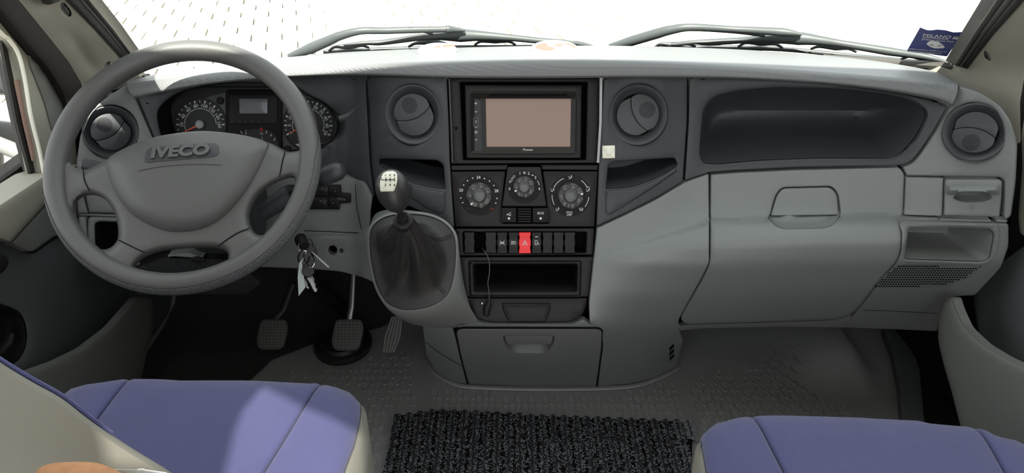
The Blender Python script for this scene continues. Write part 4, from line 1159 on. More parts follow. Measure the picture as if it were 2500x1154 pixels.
patch('ashtray_lid', rpoly([(1225, 739, 3), (1345, 739, 3), (1343, 760), (1332, 786, 6), (1242, 786, 6), (1228, 760)], 12), STK, M['black'], ash, h=.003, back=-SPN, thick=.01, edge=(3, .003))
f = PF(STK, 1285, 743, n=SPN, h=.004); MB().prism(f, rpoly([(-58, -3), (58, -3), (58, 3), (-58, 3)], 2), 0, 5, 2).build('lid_lip', M['black'], ash)
MB().lathe(PF(STK, 1177, 740, n=SPN), [(4, 0), (4, 3), (3, 5), (1.5, 6)], 16).build('socket_pin', M['chrome'], ash)

# ================================================================== CENTRE DRAWER
drw = thing('console_drawer', DASH.at(1300, 942), 'wide grey drawer with pull handle at the console foot', 'drawer')
dn = DASH.normal(1300, 870)
hrec = rpoly([(1228, 819, 5), (1354, 819, 5), (1350, 840), (1338, 856), (1325, 861), (1262, 860), (1245, 854), (1233, 838)], 9, step=5)
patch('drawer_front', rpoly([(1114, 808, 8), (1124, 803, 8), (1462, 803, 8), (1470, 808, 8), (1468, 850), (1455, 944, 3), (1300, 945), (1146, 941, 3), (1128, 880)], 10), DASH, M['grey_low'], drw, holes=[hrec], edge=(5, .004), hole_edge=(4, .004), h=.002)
groove('drawer_gap', [(1113, 815), (1116, 803), (1130, 800), (1460, 800), (1472, 805), (1470, 850), (1457, 944)], DASH, 4, M['gap'], drw, h=.0012, smooth=False)
groove('drawer_gap', [(1112, 812), (1122, 860), (1143, 942)], DASH, 4, M['gap'], drw, h=.0012, smooth=False)
pocket('handle_recess', hrec, DASH, .022, M['grey_low'], drw, back=-dn, shrink=4)
patch('pull_handle', rpoly([(1231, 820, 4), (1351, 820, 4), (1346, 840, 5), (1238, 840, 5)], 5, step=5), DASH, M['grey_low'], drw, h=.004, back=(0, 1, 0), thick=.012, edge=(3, .003))

# ================================================================== GLOVE BOX
glo = thing('glove_box', DASH.at(1900, 785), 'large grey glove box lid with arched latch on the passenger side', 'glove box')
gh = rpoly([(1876, 530, 6), (1880, 522), (1893, 476, 22), (1908, 457, 12), (2030, 454, 14), (2046, 472, 18), (2052, 520), (2046, 532, 6), (2032, 550, 10), (2010, 556), (1912, 558), (1892, 550, 10)], 8, step=6)
patch('lid', rpoly([(1735, 426, 4), (1800, 421), (1950, 414), (2196, 408, 10), (2208, 424, 8), (2204, 526), (2191, 532, 3), (2201, 572), (2197, 617), (2186, 640), (2150, 680), (2096, 750), (2074, 770, 14), (2040, 779), (1850, 786), (1674, 791, 10), (1661, 778, 8), (1668, 762), (1718, 674), (1733, 640), (1734, 530)], 16), DASH, M['grey'], glo, holes=[gh], edge=(5, .004), hole_edge=(3, .003), grid=13, relief=lambda x, y, d: -.005 * math.exp(-((y - (533 - (x - 1735) * .012)) / 5) ** 2))
pocket('latch_recess', gh, DASH, .022, M['grey'], glo, shrink=6, back=(0, 1, -.15))
patch('latch', rpoly([(1882, 526, 4), (1896, 478, 22), (1910, 460, 12), (2028, 457, 14), (2043, 474, 18), (2048, 524, 4)], 8, step=6), DASH, M['grey'], glo, h=.001, thick=.014, edge=(3, .003))

# ---- pull-out holder at the right end
hol = thing('pull_out_holder', DASH.at(2375, 530), 'small square pull-out holder with curved grip under the rightmost vent', 'drawer')
hg = sp2([(2330, 480), (2345, 471), (2375, 469), (2405, 471), (2418, 480), (2414, 486), (2395, 491), (2372, 492), (2350, 491), (2334, 486)], 4)
patch('holder_front', rpoly([(2306, 442, 6), (2312, 437, 6), (2442, 438, 8), (2447, 444, 6), (2445, 480), (2440, 530, 4), (2304, 525, 4)], 6), DASH, M['grey'], hol, holes=[hg], h=.001, edge=(3, .003), hole_edge=(3, .003), grid=6, relief=lambda x, y, d: .012 * sstep((y - 440) / 26) * (1 if y < 468 else sstep((474 - y) / 6)) * sstep((x - 2305) / 18) * sstep((2446 - x) / 18))
pocket('grip_recess', hg, DASH, .018, M['grey_low'], hol, back=(0, 1, .1))
f = PF(DASH, 2373, 506, h=.0015); MB().strip(f, [(4, 4), (-3, 4), (-3, -4), (4, -4)], 1, .3).strip(f, [(-3, 0), (3, 0)], 1, .3).build('holder_symbol', M['grey_print'], hol)

# ================================================================== SMALL THINGS ON THE DASHBOARD
def disc_on_pad(px, py, rx, Y, lab):
    c = PY(px, py, Y); f = Frame(c + Vector((0, 0, .003)), (0, -.12, 1), up=(0, 1, 0))
    t = thing('round_disc', c, lab, 'disc', 'round discs on the dashboard top')
    MB().lathe(f, [(rx * .97, -6), (rx, -3), (rx, 2)], 40).build('disc_underside', M['disc_brown'], t)
    MB().lathe(f, [(rx, 2), (rx, 4.5), (rx * .97, 5.5)], 40).build('disc_top', M['disc'], t)
    return t, f
t, f = disc_on_pad(1068, 131, 48, 1.36, 'white round disc on the dash top left of the screen')
mb = MB()
for (a, b, l, wd) in ((-28, 10, 8, 4), (0, 20, 14, 9), (26, 25, 30, 10)): mb.prism(f, rpoly([(a - l / 2, b - wd), (a + l / 2, b - wd * .4), (a + l / 2, b + wd), (a - l / 2, b + wd * .5)], 4, 4), 5.4, 6)
mb.build('worn_marks', M['disc_brown'], t)
t, f = disc_on_pad(1354, 128, 58, 1.35, 'white round disc with brown residue above the screen')
mb = MB()
for pts in ([(-45, 20), (-20, 35), (-15, 15), (0, 5), (-10, -15), (-30, -10), (-44, 0)], [(0, 22), (15, 30), (22, 18), (8, 12)], [(20, 34), (40, 30), (52, 12), (46, 6), (36, 22)]): mb.prism(f, sp2(pts, 4), 5.4, 6)
mb.build('worn_marks', M['disc_brown'], t)
c = PY(1487, 147, 1.262); f = Frame(c, (0, -.5, .85))
MB().prism(f, rpoly([(-15, -4), (15, -4), (15, 6), (-15, 6)], 4, 4), -3, 5, 2).build('clip_cover', M['ivory'], None, base=c)
o = bpy.data.objects['clip_cover']; tag(o, 'small ivory clip on the dash edge right of the screen', 'clip'); o.name = 'dash_clip'
cm = thing('cable_tie_mount', DASH.at(1485, 385), 'white square adhesive cable mount below the vent right of the screen', 'cable mount')
f = PF(DASH, 1485.5, 370.5, h=.0015)
MB().prism(f, rpoly([(-15.5, -15.5), (15.5, -15.5), (15.5, 15.5), (-15.5, 15.5)], 2, 5), 0, 3, 1).build('mount_base', M['ivory'], cm)
mb = MB()
for a in range(4):
    g_ = f.turned(a * math.pi / 2 + math.pi / 4); mb.prism(g_, [(4, -2), (17, -3), (17, 3), (4, 2)], 3, 5, .8)
mb.prism(f, [(-6, -6), (6, -6), (6, 6), (-6, 6)], 3, 6.5, 1.2); mb.build('mount_bridge', M['ivory'], cm)
# loose lead with a small plug
ld = thing('loose_lead', STK.at(1188, 770, .02), 'thin black lead with plug hanging out of the switch row', 'cable')
pth = [STK.at(x, y, h) for x, y, h in ((1177, 606, -.01), (1181, 611, .012), (1190, 625, .02), (1195, 645, .02), (1194.5, 668, .02), (1191, 690, .02), (1194, 712, .018), (1194, 730, .016))]
MB().tube(spline(pth, 8), .0009, 8).build('wire', M['rubber_grey'], ld)
pp = [STK.at(x, y, .016) for x, y in ((1194, 730), (1193, 738), (1192, 744), (1189, 750), (1187, 768), (1186, 771))]
MB().tube(pp, [.0018, .004, .0058, .0062, .0058, .004], 14).build('plug', M['black'], ld)

# ---- windscreen sticker
stk = thing('windscreen_sticker', PY(2265, 130, 1.33), 'dark blue insurance sticker leaning at the lower right of the windscreen', 'sticker')
A, B, C_, D_ = PY(2247, 67, 1.285), PY(2350, 78, 1.27), PY(2312, 138, 1.32), PY(2214, 125, 1.335)
nS = (B - A).cross(D_ - A).normalized()
if nS.y > 0: nS = -nS
SPL = Plane((A + C_) / 2, nS)
hal = sp2([(2263, 108), (2272, 100), (2285, 101), (2293, 103), (2306, 115), (2295, 118), (2278, 117)], 4)
b_ = patch('sticker_sheet', rpoly([(2247, 67), (2262, 73), (2272, 74), (2290, 72), (2310, 74), (2328, 79), (2350, 78), (2332, 108), (2312, 138), (2260, 131), (2214, 125), (2230, 97)], 2, 8), SPL, M['sticker'], stk, thick=.001, edge=(.8, .0003))
patch('half_moon', hal, SPL, M['sticker_print'], b_, h=.0008, thick=.0005, edge=(.5, .0002))
f = PF(SPL, 2290, 92, n=nS, h=.0008)
ex = (SPL.at(2330, 96) - SPL.at(2255, 90)).normalized(); f.r = ex; f.u = nS.cross(ex)
if f.u.z < 0: f.u = -f.u
mb = MB()
mb.text(f, 'MILANO', -4, 7, 17, .3, sx=1.0)
mb.text(f, 'ASSICURAZIONI', -5, -3, 8, .3); mb.text(f, 'Divisione Nuova MAA', 3, -12, 8, .3)
mb.prism(f, [(32, 0), (48, 0), (48, 4), (32, 4)], 0, .3); mb.prism(f, [(32, 7), (48, 7), (48, 10), (32, 10)], 0, .3)
f2 = PF(SPL, 2262, 124, n=nS, h=.0008); f2.r, f2.u = f.r, f.u
mb.text(f2, 'ASSICURAZIONI CHIERI & C. snc', 2, 3, 6, .3); mb.strip(f2, [(-40, -7), (36, -7)], 1.6, .3); mb.strip(f2, [(-40, -11), (20, -11)], 1.2, .3)
mb.build('sticker_lettering', M['sticker_print'], b_)
f3 = PF(SPL, 2284, 110, n=nS, h=.0012); f3.r, f3.u = f.r, f.u
MB().text(f3, '12', -9, -1, 10, .2, shear=.2).text(f3, '13', 9, -1, 10, .2, shear=.2).build('sticker_year', M['gap'], b_)

# ================================================================== STEERING WHEEL
WC = Vector((-.497, 1.122, .581)); wt, wy = math.radians(44.2), math.radians(3.3)
WN = Vector((math.sin(wy) * math.cos(wt), -math.cos(wy) * math.cos(wt), math.sin(wt)))
WU = Vector((math.cos(wy), math.sin(wy), 0)); WV = WN.cross(WU)
WP = Plane(WC, WN)
whl = thing('steering_wheel', WC - WN * .05, 'grey four-spoke steering wheel with raised lettering on its hub', 'steering wheel')
RO, TR = .205, .0160
RM = RO - TR
def rim_pt(a, b, rt=TR):
    c = WU * math.cos(a) + WV * math.sin(a)
    return WC + c * (RM + rt * math.cos(b)) + WN * (rt * 1.12 * math.sin(b))
mb = MB(); NS = 120
mb.loft([[rim_pt(2 * math.pi * i / NS, 2 * math.pi * k / 20) for k in range(20)] for i in range(NS + 1)], True)
mb.build('rim', M['wheel'], whl, ang=60)
# textured grip on the outer lower half
def grip(a0, a1):
    n = 90; kk = 12; rows = []
    for i in range(n + 1):
        t = i / n; a = a0 + (a1 - a0) * t
        taper = min(1, t / .07, (1 - t) / .07); taper = math.sqrt(max(taper, .02))
        b0 = -1.9 * taper - .25 * (1 - taper); b1 = .95 * taper - .25 * (1 - taper)
        rows.append([rim_pt(a, b0 + (b1 - b0) * k / kk, TR * 1.035) for k in range(kk + 1)])
    mb = MB(); mb.loft(rows)
    o = mb.build('textured_grip', M['wheel_grip'], whl, ang=80, weld=0)
    uvl = o.data.uv_layers.new(name='UVMap')
    m_ = kk + 1
    for l in o.data.loops:
        i, k = divmod(l.vertex_index, m_)
        uvl.data[l.index].uv = ((a1 - a0) * i / n * RO, k / kk * .044)
    return o
grip(math.radians(188), math.radians(372))
def z2(pts): return [(100 + x / 1.775, 90 + y / 1.775) for x, y in pts]
h_top = z2([(150, 560), (140, 530), (143, 490), (168, 415), (225, 325), (310, 242), (430, 175), (560, 132), (700, 112), (830, 118), (935, 160), (1035, 240), (1105, 335), (1132, 410), (1128, 460), (1108, 490), (1080, 497), (1055, 490), (1000, 462), (900, 436), (760, 418), (650, 418), (500, 438), (380, 478), (280, 533), (215, 568), (178, 575)])
h_left = z2([(145, 760), (150, 712), (180, 686), (230, 681), (280, 706), (318, 762), (334, 830), (330, 880), (302, 912), (265, 920), (230, 905), (190, 865), (160, 812)])
h_right = z2([(1050, 612), (1088, 605), (1104, 628), (1106, 680), (1090, 740), (1050, 800), (1000, 845), (950, 858), (918, 838), (900, 790), (907, 738), (940, 682), (990, 640)])
h_bot = z2([(402, 1008), (410, 980), (450, 947), (520, 923), (640, 911), (740, 909), (798, 924), (812, 955), (790, 990), (720, 1020), (600, 1037), (500, 1040), (430, 1030)])
holes = [sp2(h, 6) for h in (h_left, h_right, h_bot)]
rim_px = [proj(rim_pt(2 * math.pi * i / 120, math.pi, TR * .1)) for i in range(120)]
# body: everything inside the rim below the top opening
wcx, wcy = proj(WC)
RK = {0: 1.02, 1: 1.05, 2: 1.075, 3: 1.09, 4: 1.09, 13: 1.08, 14: 1.06, 15: 1.03}
h_top = [(wcx + (x - wcx) * k, wcy + (y - wcy) * k) for (x, y), k in ((p, RK.get(i, 1.09 if 4 < i < 13 else 1.0)) for i, p in enumerate(h_top))]
topo = sp2(h_top, 7)
ta = np.array(rim_px)
body = [p for p in rim_px]
patch('spoke_body', body, WP, M['wheel'], whl, holes=[topo] + holes, h=.004, thick=.006, back=-WN, edge=(3, .002), hole_edge=(14, .014), grid=14, ang=60)
pad_o = sp2(z2([(284, 534), (380, 474), (500, 432), (650, 410), (760, 410), (900, 430), (985, 462), (970, 520), (945, 575), (905, 648), (850, 722), (780, 790), (700, 832), (620, 846), (540, 843), (450, 808), (380, 758), (322, 680), (292, 605)]), 7)
ab = patch('airbag_cover', pad_o, WP, M['wheel'], whl, h=.004, thick=.012, back=-WN, edge=(4, .004), grid=12, ang=70, relief=lambda x, y, d: .020 * (1 - (1 - min(d / 55, 1)) ** 2) * (.75 + .25 * sstep((y - 320) / 200)))
class Dome:
    def at(s, px, py, h=0.0):
        d = dist([(px, py)], pad_o)[0]
        return WP.at(px, py, h + .004 + .020 * (1 - (1 - min(d / 55, 1)) ** 2) * (.75 + .25 * sstep((py - 320) / 200)))
    def normal(s, px, py, e=8):
        a = s.at(px + e, py) - s.at(px - e, py); b = s.at(px, py - e) - s.at(px, py + e)
        return a.cross(b).normalized()
DM = Dome()
em = patch('emblem_plate', rpoly(z2([(446, 542), (455, 495), (482, 476), (750, 458), (771, 470), (770, 508), (752, 519), (460, 545)]), 6, 5), DM, M['dash_dark'], ab, h=.0012, thick=.003, edge=(2, .001), grid=9)
f = PF(DM, 441, 368, h=.0022)
e1 = (DM.at(500, 364.3) - DM.at(382, 371.7)).normalized(); f.r = e1; f.u = f.n.cross(e1)
MB().text(f, 'IVECO', 0, -.5, 42, 3.2, sx=1.16, bold=.05, shear=.05).build('emblem_letters', M['wheel'], em, ang=30)
groove('hub_line', z2([(420, 578), (520, 560), (650, 550), (780, 552)]), DM, 1.3, M['wheel'], ab, h=.0012)
class WPo:
    def at(s, px, py, h=0.0): return WP.at(px, py, h + .004)
for pts in ([(183, 574), (188, 620), (210, 668)], [(1058, 494), (1046, 540), (1034, 606)], [(333, 878), (390, 906), (450, 935)], [(905, 828), (850, 850), (800, 882), (765, 910)]):
    groove('hub_joint', z2(pts), WPo(), 2.6, M['gap'], whl, h=.0010)

# ---- steering column and stalks
colm = thing('steering_column', WC - WN * .10, 'dark column shroud behind the steering wheel', 'steering column')
mb = MB(); rows = []
for (t, rx, ry) in ((.03, .055, .05), (.05, .062, .055), (.12, .066, .062), (.22, .070, .072)):
    c = WC - WN * t
    rows.append([c + WU * (rx * math.copysign(abs(math.cos(a)) ** .6, math.cos(a))) + WV * (ry * math.copysign(abs(math.sin(a)) ** .6, math.sin(a)) - .012) for a in [2 * math.pi * k / 28 for k in range(28)]])
mb.loft(rows, True); mb.ngon(rows[0]); mb.build('shroud', M['dash_dark'], colm)
p0 = PY(640, 520, 1.17); p1 = PY(705, 478, 1.185); p2 = PY(785, 436, 1.19); p3 = PY(800, 427, 1.19); p4 = PY(828, 416, 1.19); p5 = PY(838, 412, 1.19)
st = thing('wiper_stalk', p0, 'black column stalk with bulbous end right of the steering wheel', 'stalk')
MB().tube([p0, p1, PY(712, 474, 1.185)], [.013, .018, .017], 20).build('stalk_root', M['dash_dark'], st)
MB().tube([p1, p2], [.010, .011], 16).build('stalk_arm', M['black'], st)
MB().tube([p2, PY(790, 433, 1.19), p3, PY(815, 421, 1.19), p4, p5, PY(841, 411, 1.19)], [.0120, .0150, .0155, .0158, .0150, .0105, .004], 24).build('stalk_knob', M['wheel_grip'] if False else M['vent'], st)
q0, q1 = PY(330, 430, 1.19), PY(205, 401, 1.19)
st = thing('light_stalk', q0, 'tip of the column stalk left of the steering hub', 'stalk')
MB().tube([q0, PY(225, 405, 1.19), q1, PY(198, 400, 1.19)], [.011, .010, .010, .006], 14).build('stalk_arm', M['vent'], st)
# switch block with MODE key
KN = DASH.normal(800, 490)
md = thing('light_control_block', DASH.at(800, 512), 'black push button block marked MODE right of the steering column', 'control panel')
patch('block_base', rpoly([(700, 452), (832, 451), (834, 470), (857, 472), (857, 494), (832, 496), (829, 511), (700, 510)], 3), DASH, M['black'], md, h=.004, thick=.012)
for (x0, x1, y0, y1) in ((738, 799, 453, 479), (802, 829, 453, 479), (738, 799, 482, 508), (802, 829, 482, 508)):
    patch('push_button', rpoly([(x0, y0), (x1, y0), (x1, y1), (x0, y1)], 3, 6), DASH, M['black'], md, h=.006, thick=.006, edge=(2, .002))
mb = MB(); f = PF(DASH, 812, 481, h=.0065)
mb.text(f, 'MODE', 26, -1, 8, .3)
for y in (16, -15):
    mb.prism(f, [(-34, y - 2), (-29, y - 2), (-31.5, y + 3)] if y > 0 else [(-34, y + 2), (-29, y + 2), (-31.5, y - 3)], 0, .3)
    mb.prism(f, [(2, y - 2), (6, y - 2), (4, y + 2)] if y > 0 else [(2, y + 2), (6, y + 2), (4, y - 2)], 0, .3)
    mb.strip(f, [(-18, y + 5), (-21, y + 3), (-21, y - 3), (-18, y - 5), (-18, y + 5)], .9, .3); mb.strip(f, [(-23, y + 5), (-26, y), (-24, y - 5)], .9, .3)
mb.build('button_symbols', M['grey_print'], md)
# knee mesh panel seen through the wheel
kp = thing('knee_speaker', DASH.at(440, 690), 'dark perforated speaker panel behind the lower wheel opening', 'speaker')
KF = Plane(PY(440, 650, 1.235), (0, -.8, .35))
patch('speaker_panel', rpoly([(330, 652), (400, 628), (560, 632), (640, 690), (600, 720), (330, 720)], 8), KF, M['black_matt'], kp, thick=.02)
patch('panel_lip', rpoly([(408, 624), (460, 616), (497, 627), (470, 629)], 2), KF, M['grey'], kp, h=.004, thick=.02)
mb = MB()
for j in range(15):
    for i in range(40):
        x, y = 336 + i * 6.4 + (j % 2) * 3.2, 632 + j * 5
        if inside([(x, y)], [(340, 655), (402, 632), (500, 632), (560, 640), (610, 690), (340, 700)])[0]:
            f = None
            c = [KF.at(x + 2.5 * a, y + 1.8 * b, hh) for a, b, hh in ((-1, -1, 0), (1, -1, 0), (1, 1, 0), (-1, 1, 0), (0, 0, .0016))]
            mb.add(c, [(0, 1, 4), (1, 2, 4), (2, 3, 4), (3, 0, 4)])
o = mb.build('speaker_grille', M['dash_dark'], kp, weld=0); o['kind'] = 'stuff'
f = PF(KF, 483, 632, h=.003); MB().lathe(f, [(17, -1), (17, 1), (12, 2.5), (9, 1), (8, 2)], 24, 1, .45).build('speaker_screw', M['black'], kp)

# ================================================================== GEAR LEVER
gb_pts = [(990, 522), (940, 530), (908, 556), (903, 600), (909, 650), (922, 700), (945, 738), (978, 754), (1020, 754), (1062, 742), (1092, 718), (1106, 680), (1112, 625), (1108, 575), (1085, 545), (1045, 527)]
GP = Plane(PY(1005, 640, 1.075), (-.12, -.80, .58))
gear = thing('gear_lever', GP.at(1005, 745), 'black gear lever with pale shift pattern cap and leather boot', 'gear lever')
outl = sp2(gb_pts, 12)
NB = len(outl)
bc = GP.at(1005, 640); tip = PY(985, 543, 1.0)
axis = (tip - bc)
b_ring = [GP.at(x, y) for x, y in outl]
rows = []
GN = GP.n
def cen(pts):
    c = Vector((0, 0, 0))
    for p in pts: c += p
    return c / len(pts)
c0 = cen(b_ring)
tn = axis.normalized()
for t in np.linspace(0, 1, 22):
    row = []
    for k, p in enumerate(b_ring):
        a = math.atan2(outl[k][1] - 640, outl[k][0] - 1005)
        v = p - c0
        # flat edge, then a tent climbing to the collar with slack folds
        u = max((t - .10) / .90, 0)
        sc = 1 - .10 * min(t / .10, 1) - .74 * u ** .72
        clim = .02 * min(t / .10, 1) + .98 * u ** 1.35
        en = math.sin(math.pi * min(u * 1.05, 1))
        fold = .050 * math.sin(2 * a + .6) * en + .035 * math.sin(5 * a + 1.5 + 2.5 * u) * en + .018 * math.sin(9 * a + 6 * u) * en ** 2
        q = c0 + v * (sc + fold) + axis * clim + GN * (.10 * fold * en)
        row.append(q)
    rows.append(row)
col_r = []
mb = MB(); mb.loft(rows, True)
boot = mb.build('leather_boot', M['leather'], gear, ang=80)
mod = boot.modifiers.new('subdivide', 'SUBSURF'); mod.levels = 1; mod.render_levels = 1
for k0 in (2, int(NB * .18), int(NB * .36), int(NB * .62), int(NB * .82)):
    for off in (-.0018, .0018):
        pth = []
        for r_ in rows[1:]:
            p = r_[k0 % NB]; q = r_[(k0 + 1) % NB]
            nrm = (p - c0).normalized()
            pth.append(p + (q - p).normalized() * off + (CAM - p).normalized() * .0012)
        MB().tube(spline(pth, 3), .0007, 6).build('boot_seam', M['stitch'], boot)
fr = Frame(tip, tn, up=(0, 1, 0))
MB().lathe(fr, [(20, -16), (21, -8), (20, 0), (24, 1), (25, 6), (24, 12), (20, 15), (15, 16), (13, 30)], 32).build('collar', M['black'], gear)
kc = PY(960, 466, .985)
kd = (kc - tip).normalized()
fk = Frame(kc, kd, up=(0, 1, 0))
mb = MB()
prof = [(13, -62), (17, -56), (27, -46), (35, -33), (40, -18), (42.5, -2), (42, 14), (39, 28), (33, 40), (24, 49), (13, 54), (5, 55.5)]
rows_k = []
SEG = 40
for r_, h_ in prof:
    row = []
    for k in range(SEG):
        a = 2 * math.pi * k / SEG
        row.append(fk.pt(r_ * math.cos(a) * .97, r_ * math.sin(a) * 1.0, h_ * 1.0))
    rows_k.append(row)
mb.loft(rows_k, True); mb.ngon(rows_k[-1])
kn = mb.build('gear_knob', M['knob'], gear, ang=80)
# shift pattern cap: follows the knob surface facing the driver
def on_knob(px, py, h=0.0):
    """hit the knob of revolution along the view ray"""
    r = ray(px, py)
    lo = (kc - CAM).length - 80 * fk.s
    for i in range(400):
        p = CAM + r.normalized() * (lo + i * .0003)
        d = p - kc; z = d.dot(fk.n) / fk.s; rad = (d - fk.n * d.dot(fk.n)).length / fk.s
        rr = np.interp(z, [q[1] for q in prof], [q[0] for q in prof])
        if -60 < z < 55 and rad <= rr: return p - r.normalized() * h
    p = CAM + r * ((kc - CAM).length / r.length); return p
capo = rpoly([(933, 424, 8), (946, 417), (962, 418, 8), (970, 424, 6), (970, 445), (962, 467, 4), (928, 468, 4), (927, 445)], 8, 4)
cap_mb = patch('x', capo, None, None, None, mapf=lambda x, y, h: on_knob(x, y, h + .0012), edge=(2.0, .0012), grid=6, thick=.001, build=False)
capo_ = cap_mb.build('shift_cap', M['cap'], kn, ang=70); capo_['label'] = 'pale shift pattern cap'
class KS:
    def at(s, px, py, h=0.0): return on_knob(px, py, h + .0013)
mb = MB()
def kstrip(pts, wd):
    q = densify(pts, 3, False); L, R = [], []
    for i, p in enumerate(q):
        a = Vector(q[max(i - 1, 0)]); b = Vector(q[min(i + 1, len(q) - 1)]); t = (b - a).normalized(); nn = Vector((-t.y, t.x)) * wd / 2
        L.append(on_knob(p[0] + nn.x, p[1] + nn.y, .0017)); R.append(on_knob(p[0] - nn.x, p[1] - nn.y, .0017))
    mb.loft([L, R])
kstrip([(931, 439), (964, 438)], 1.6)
for x in (942, 952.5, 963): kstrip([(x, 433), (x + .3, 443)], 1.8)
kstrip([(931, 439), (930.5, 433)], 1.2)
f = Frame(on_knob(949, 441, .0017), (CAM - kc)); 
for (t_, x, y) in (('1', 941, 427), ('3', 952, 427), ('5', 963, 427), ('2', 941, 451), ('4', 952, 451), ('6', 963, 451), ('R', 932, 427)):
    c = on_knob(x, y, .0018); nn = (CAM - c).normalized()
    # local surface tilt
    a = on_knob(x + 3, y) - on_knob(x - 3, y); b = on_knob(x, y - 3) - on_knob(x, y + 3); sn = a.cross(b).normalized()
    g_ = Frame(c, sn); g_.r = a.normalized(); g_.u = sn.cross(g_.r); mb.text(g_, t_, 0, 0, 8.5 if t_ != 'R' else 6, .3, bold=.015)
mb.build('shift_pattern', M['gap'], capo_)

# pod that carries the boot
pod_c = [(990, 512, 1.19), (930, 515, 1.20), (906, 540, 1.22), (903, 600, 1.23), (908, 655, 1.23), (926, 708, 1.23), (955, 752, 1.22), (995, 786, 1.20), (1045, 798, 1.175), (1105, 800, 1.15), (1165, 787, 1.12), (1150, 755, 1.115), (1132, 690, 1.13), (1122, 620, 1.15), (1114, 565, 1.17), (1060, 525, 1.18)]
def ring_px(pts):
    q = spline([PY(*p) for p in pts], 8, True)
    return q
cR = ring_px(pod_c)
n_ = len(cR)
def res2(poly, n):
    P = [Vector(p) for p in poly]; L = [0]
    for i in range(len(P)): L.append(L[-1] + (P[(i + 1) % len(P)] - P[i]).length)
    out = []
    for k in range(n):
        t = L[-1] * k / n; i = max(j for j in range(len(P)) if L[j] <= t + 1e-12); u = (t - L[i]) / max(L[i + 1] - L[i], 1e-9)
        out.append(P[i].lerp(P[(i + 1) % len(P)], u))
    return out
o0 = res2(outl, n_); o1 = res2(inset(outl, -7), n_)
# both loops start at the top and run the same way round
A0 = [GP.at(p.x, p.y, -.004) for p in o0]; A1 = [GP.at(p.x, p.y, .002) for p in res2(inset(outl, -1), n_)]; A2 = [GP.at(p.x, p.y, -.002) for p in o1]
cR = [Vector(p) for p in res2(cR, n_)]
mid = [a.lerp(b, .35) + Vector((0, -.004, -.002)) for a, b in zip(A2, cR)]
mb = MB(); mb.loft([A0, A1, A2, mid, cR], True)
mb.build('gear_console', M['grey_low'], dash, ang=50)

# ================================================================== PEDALS
def pedal(px, py, Y, w2, h2, label, name, arm_to, steel):
    c = PY(px, py, Y); n = Vector((0, -.78, .62)).normalized(); f = Frame(c, n)
    t = thing(name, f.pt(0, -h2, 0), label, 'pedal')
    s_ = [(-w2 * .78, h2, 12), (w2 * .85, h2, 10), (w2 * 1.02, h2 * .4, 20), (w2 * .75, -h2, 16), (-w2 * .78, -h2, 16), (-w2 * 1.02, -h2 * .45, 20)]
    pdm = MB().prism(f, rpoly(s_, 12, 6), -8, 0, 2).build('pedal_pad', M['pedal'], t)
    lines = rpoly([(a * .9, b * .93, r_) if len((a, b, r_)) == 3 else (a, b) for a, b, r_ in s_], 10, 6)
    mb = MB()
    for q in np.linspace(-w2 * .92, w2 * .92, 9):
        ys = [y for y in np.linspace(-h2, h2, 60) if inside([(q, y)], lines)[0]]
        if len(ys) > 3: mb.strip(f, [(q, ys[0]), (q, ys[-1])], 1.7, 1.6)
    for q in np.linspace(-h2 * .95, h2 * .95, 11):
        xs_ = [x for x in np.linspace(-w2, w2, 60) if inside([(x, q)], lines)[0]]
        if len(xs_) > 3: mb.strip(f, [(xs_[0], q), (xs_[-1], q)], 1.7, 1.6)
    mb.build('pad_ribs', M['pedal_rib'], pdm)
    a = f.pt(0, h2 * .6, -10); b = PY(*arm_to)
    MB().tube([a, f.pt(2, h2 * 1.0, -10), a.lerp(b, .4) + Vector((0, .01, -.01)), b], .0085, 12, flat=.75).build('pedal_arm', M[steel], t)
    return f
pedal(664, 816, 1.36, 38, 37, 'clutch pedal with ribbed rubber pad, leftmost of the pedals', 'clutch_pedal', (715, 690, 1.42), 'rubber')
pedal(848, 817, 1.345, 39, 38, 'brake pedal with ribbed pad and bright steel arm, middle of the pedals', 'brake_pedal', (862, 660, 1.40), 'steel')
c = PY(957, 816, 1.33); f = Frame(c, (0.05, -.78, .62)); acc = thing('accelerator_pedal', f.pt(0, -46, 0), 'narrow accelerator pedal with long ribs, rightmost of the pedals', 'pedal')
def ax(y): return 5 + (y / 46) * 11
sh = [(-14 + 14, 46), (16 + 12, 46), (22 + 2, 5), (15 - 10, -46), (-15 - 8, -46), (-22 + 0, -12), (-18 + 8, 25)]
pd = MB().prism(f, rpoly([(x, y, 6) for x, y in sh], 6, 6), -9, 0, 2).build('pedal_pad', M['pedal'], acc)
for q in (-.8, -.4, 0, .4, .8):
    pts = [(-9 + q * 15 + 1, -43), (1 + q * 21, -8), (6 + q * 19, 12), (13 + q * 14, 43)]
    MB().strip(f, [(p.x, p.y) for p in spline([(a, b, 0) for a, b in pts], 5)], 4.2, 2.6).build('pad_rib', M['pedal_rib'], pd)
MB().tube([f.pt(20, 40, -8), f.pt(28, 62, -10), PY(1000, 745, 1.36)], .008, 10).build('pedal_arm', M['rubber'], acc)
# gaiter below the brake pedal
c = PZ(838, 838, .012); gt = thing('floor_gaiter', c, 'round black rubber gaiter on the floor behind the brake pedal', 'gaiter')
f = Frame(c, (0, 0, 1), up=(0, 1, 0))
MB().lathe(f, [(68, -10), (70, -4), (69, 6), (62, 9), (55, 6), (50, 14), (35, 18), (10, 18)], 48, 1, 1.12).build('gaiter_ring', M['rubber'], gt)
MB().tube([f.pt(0, 0, 10), f.pt(0, 60, 60), PY(760, 690, 1.36)], [.020, .016, .014], 14).build('column_shaft', M['black_matt'], gt)

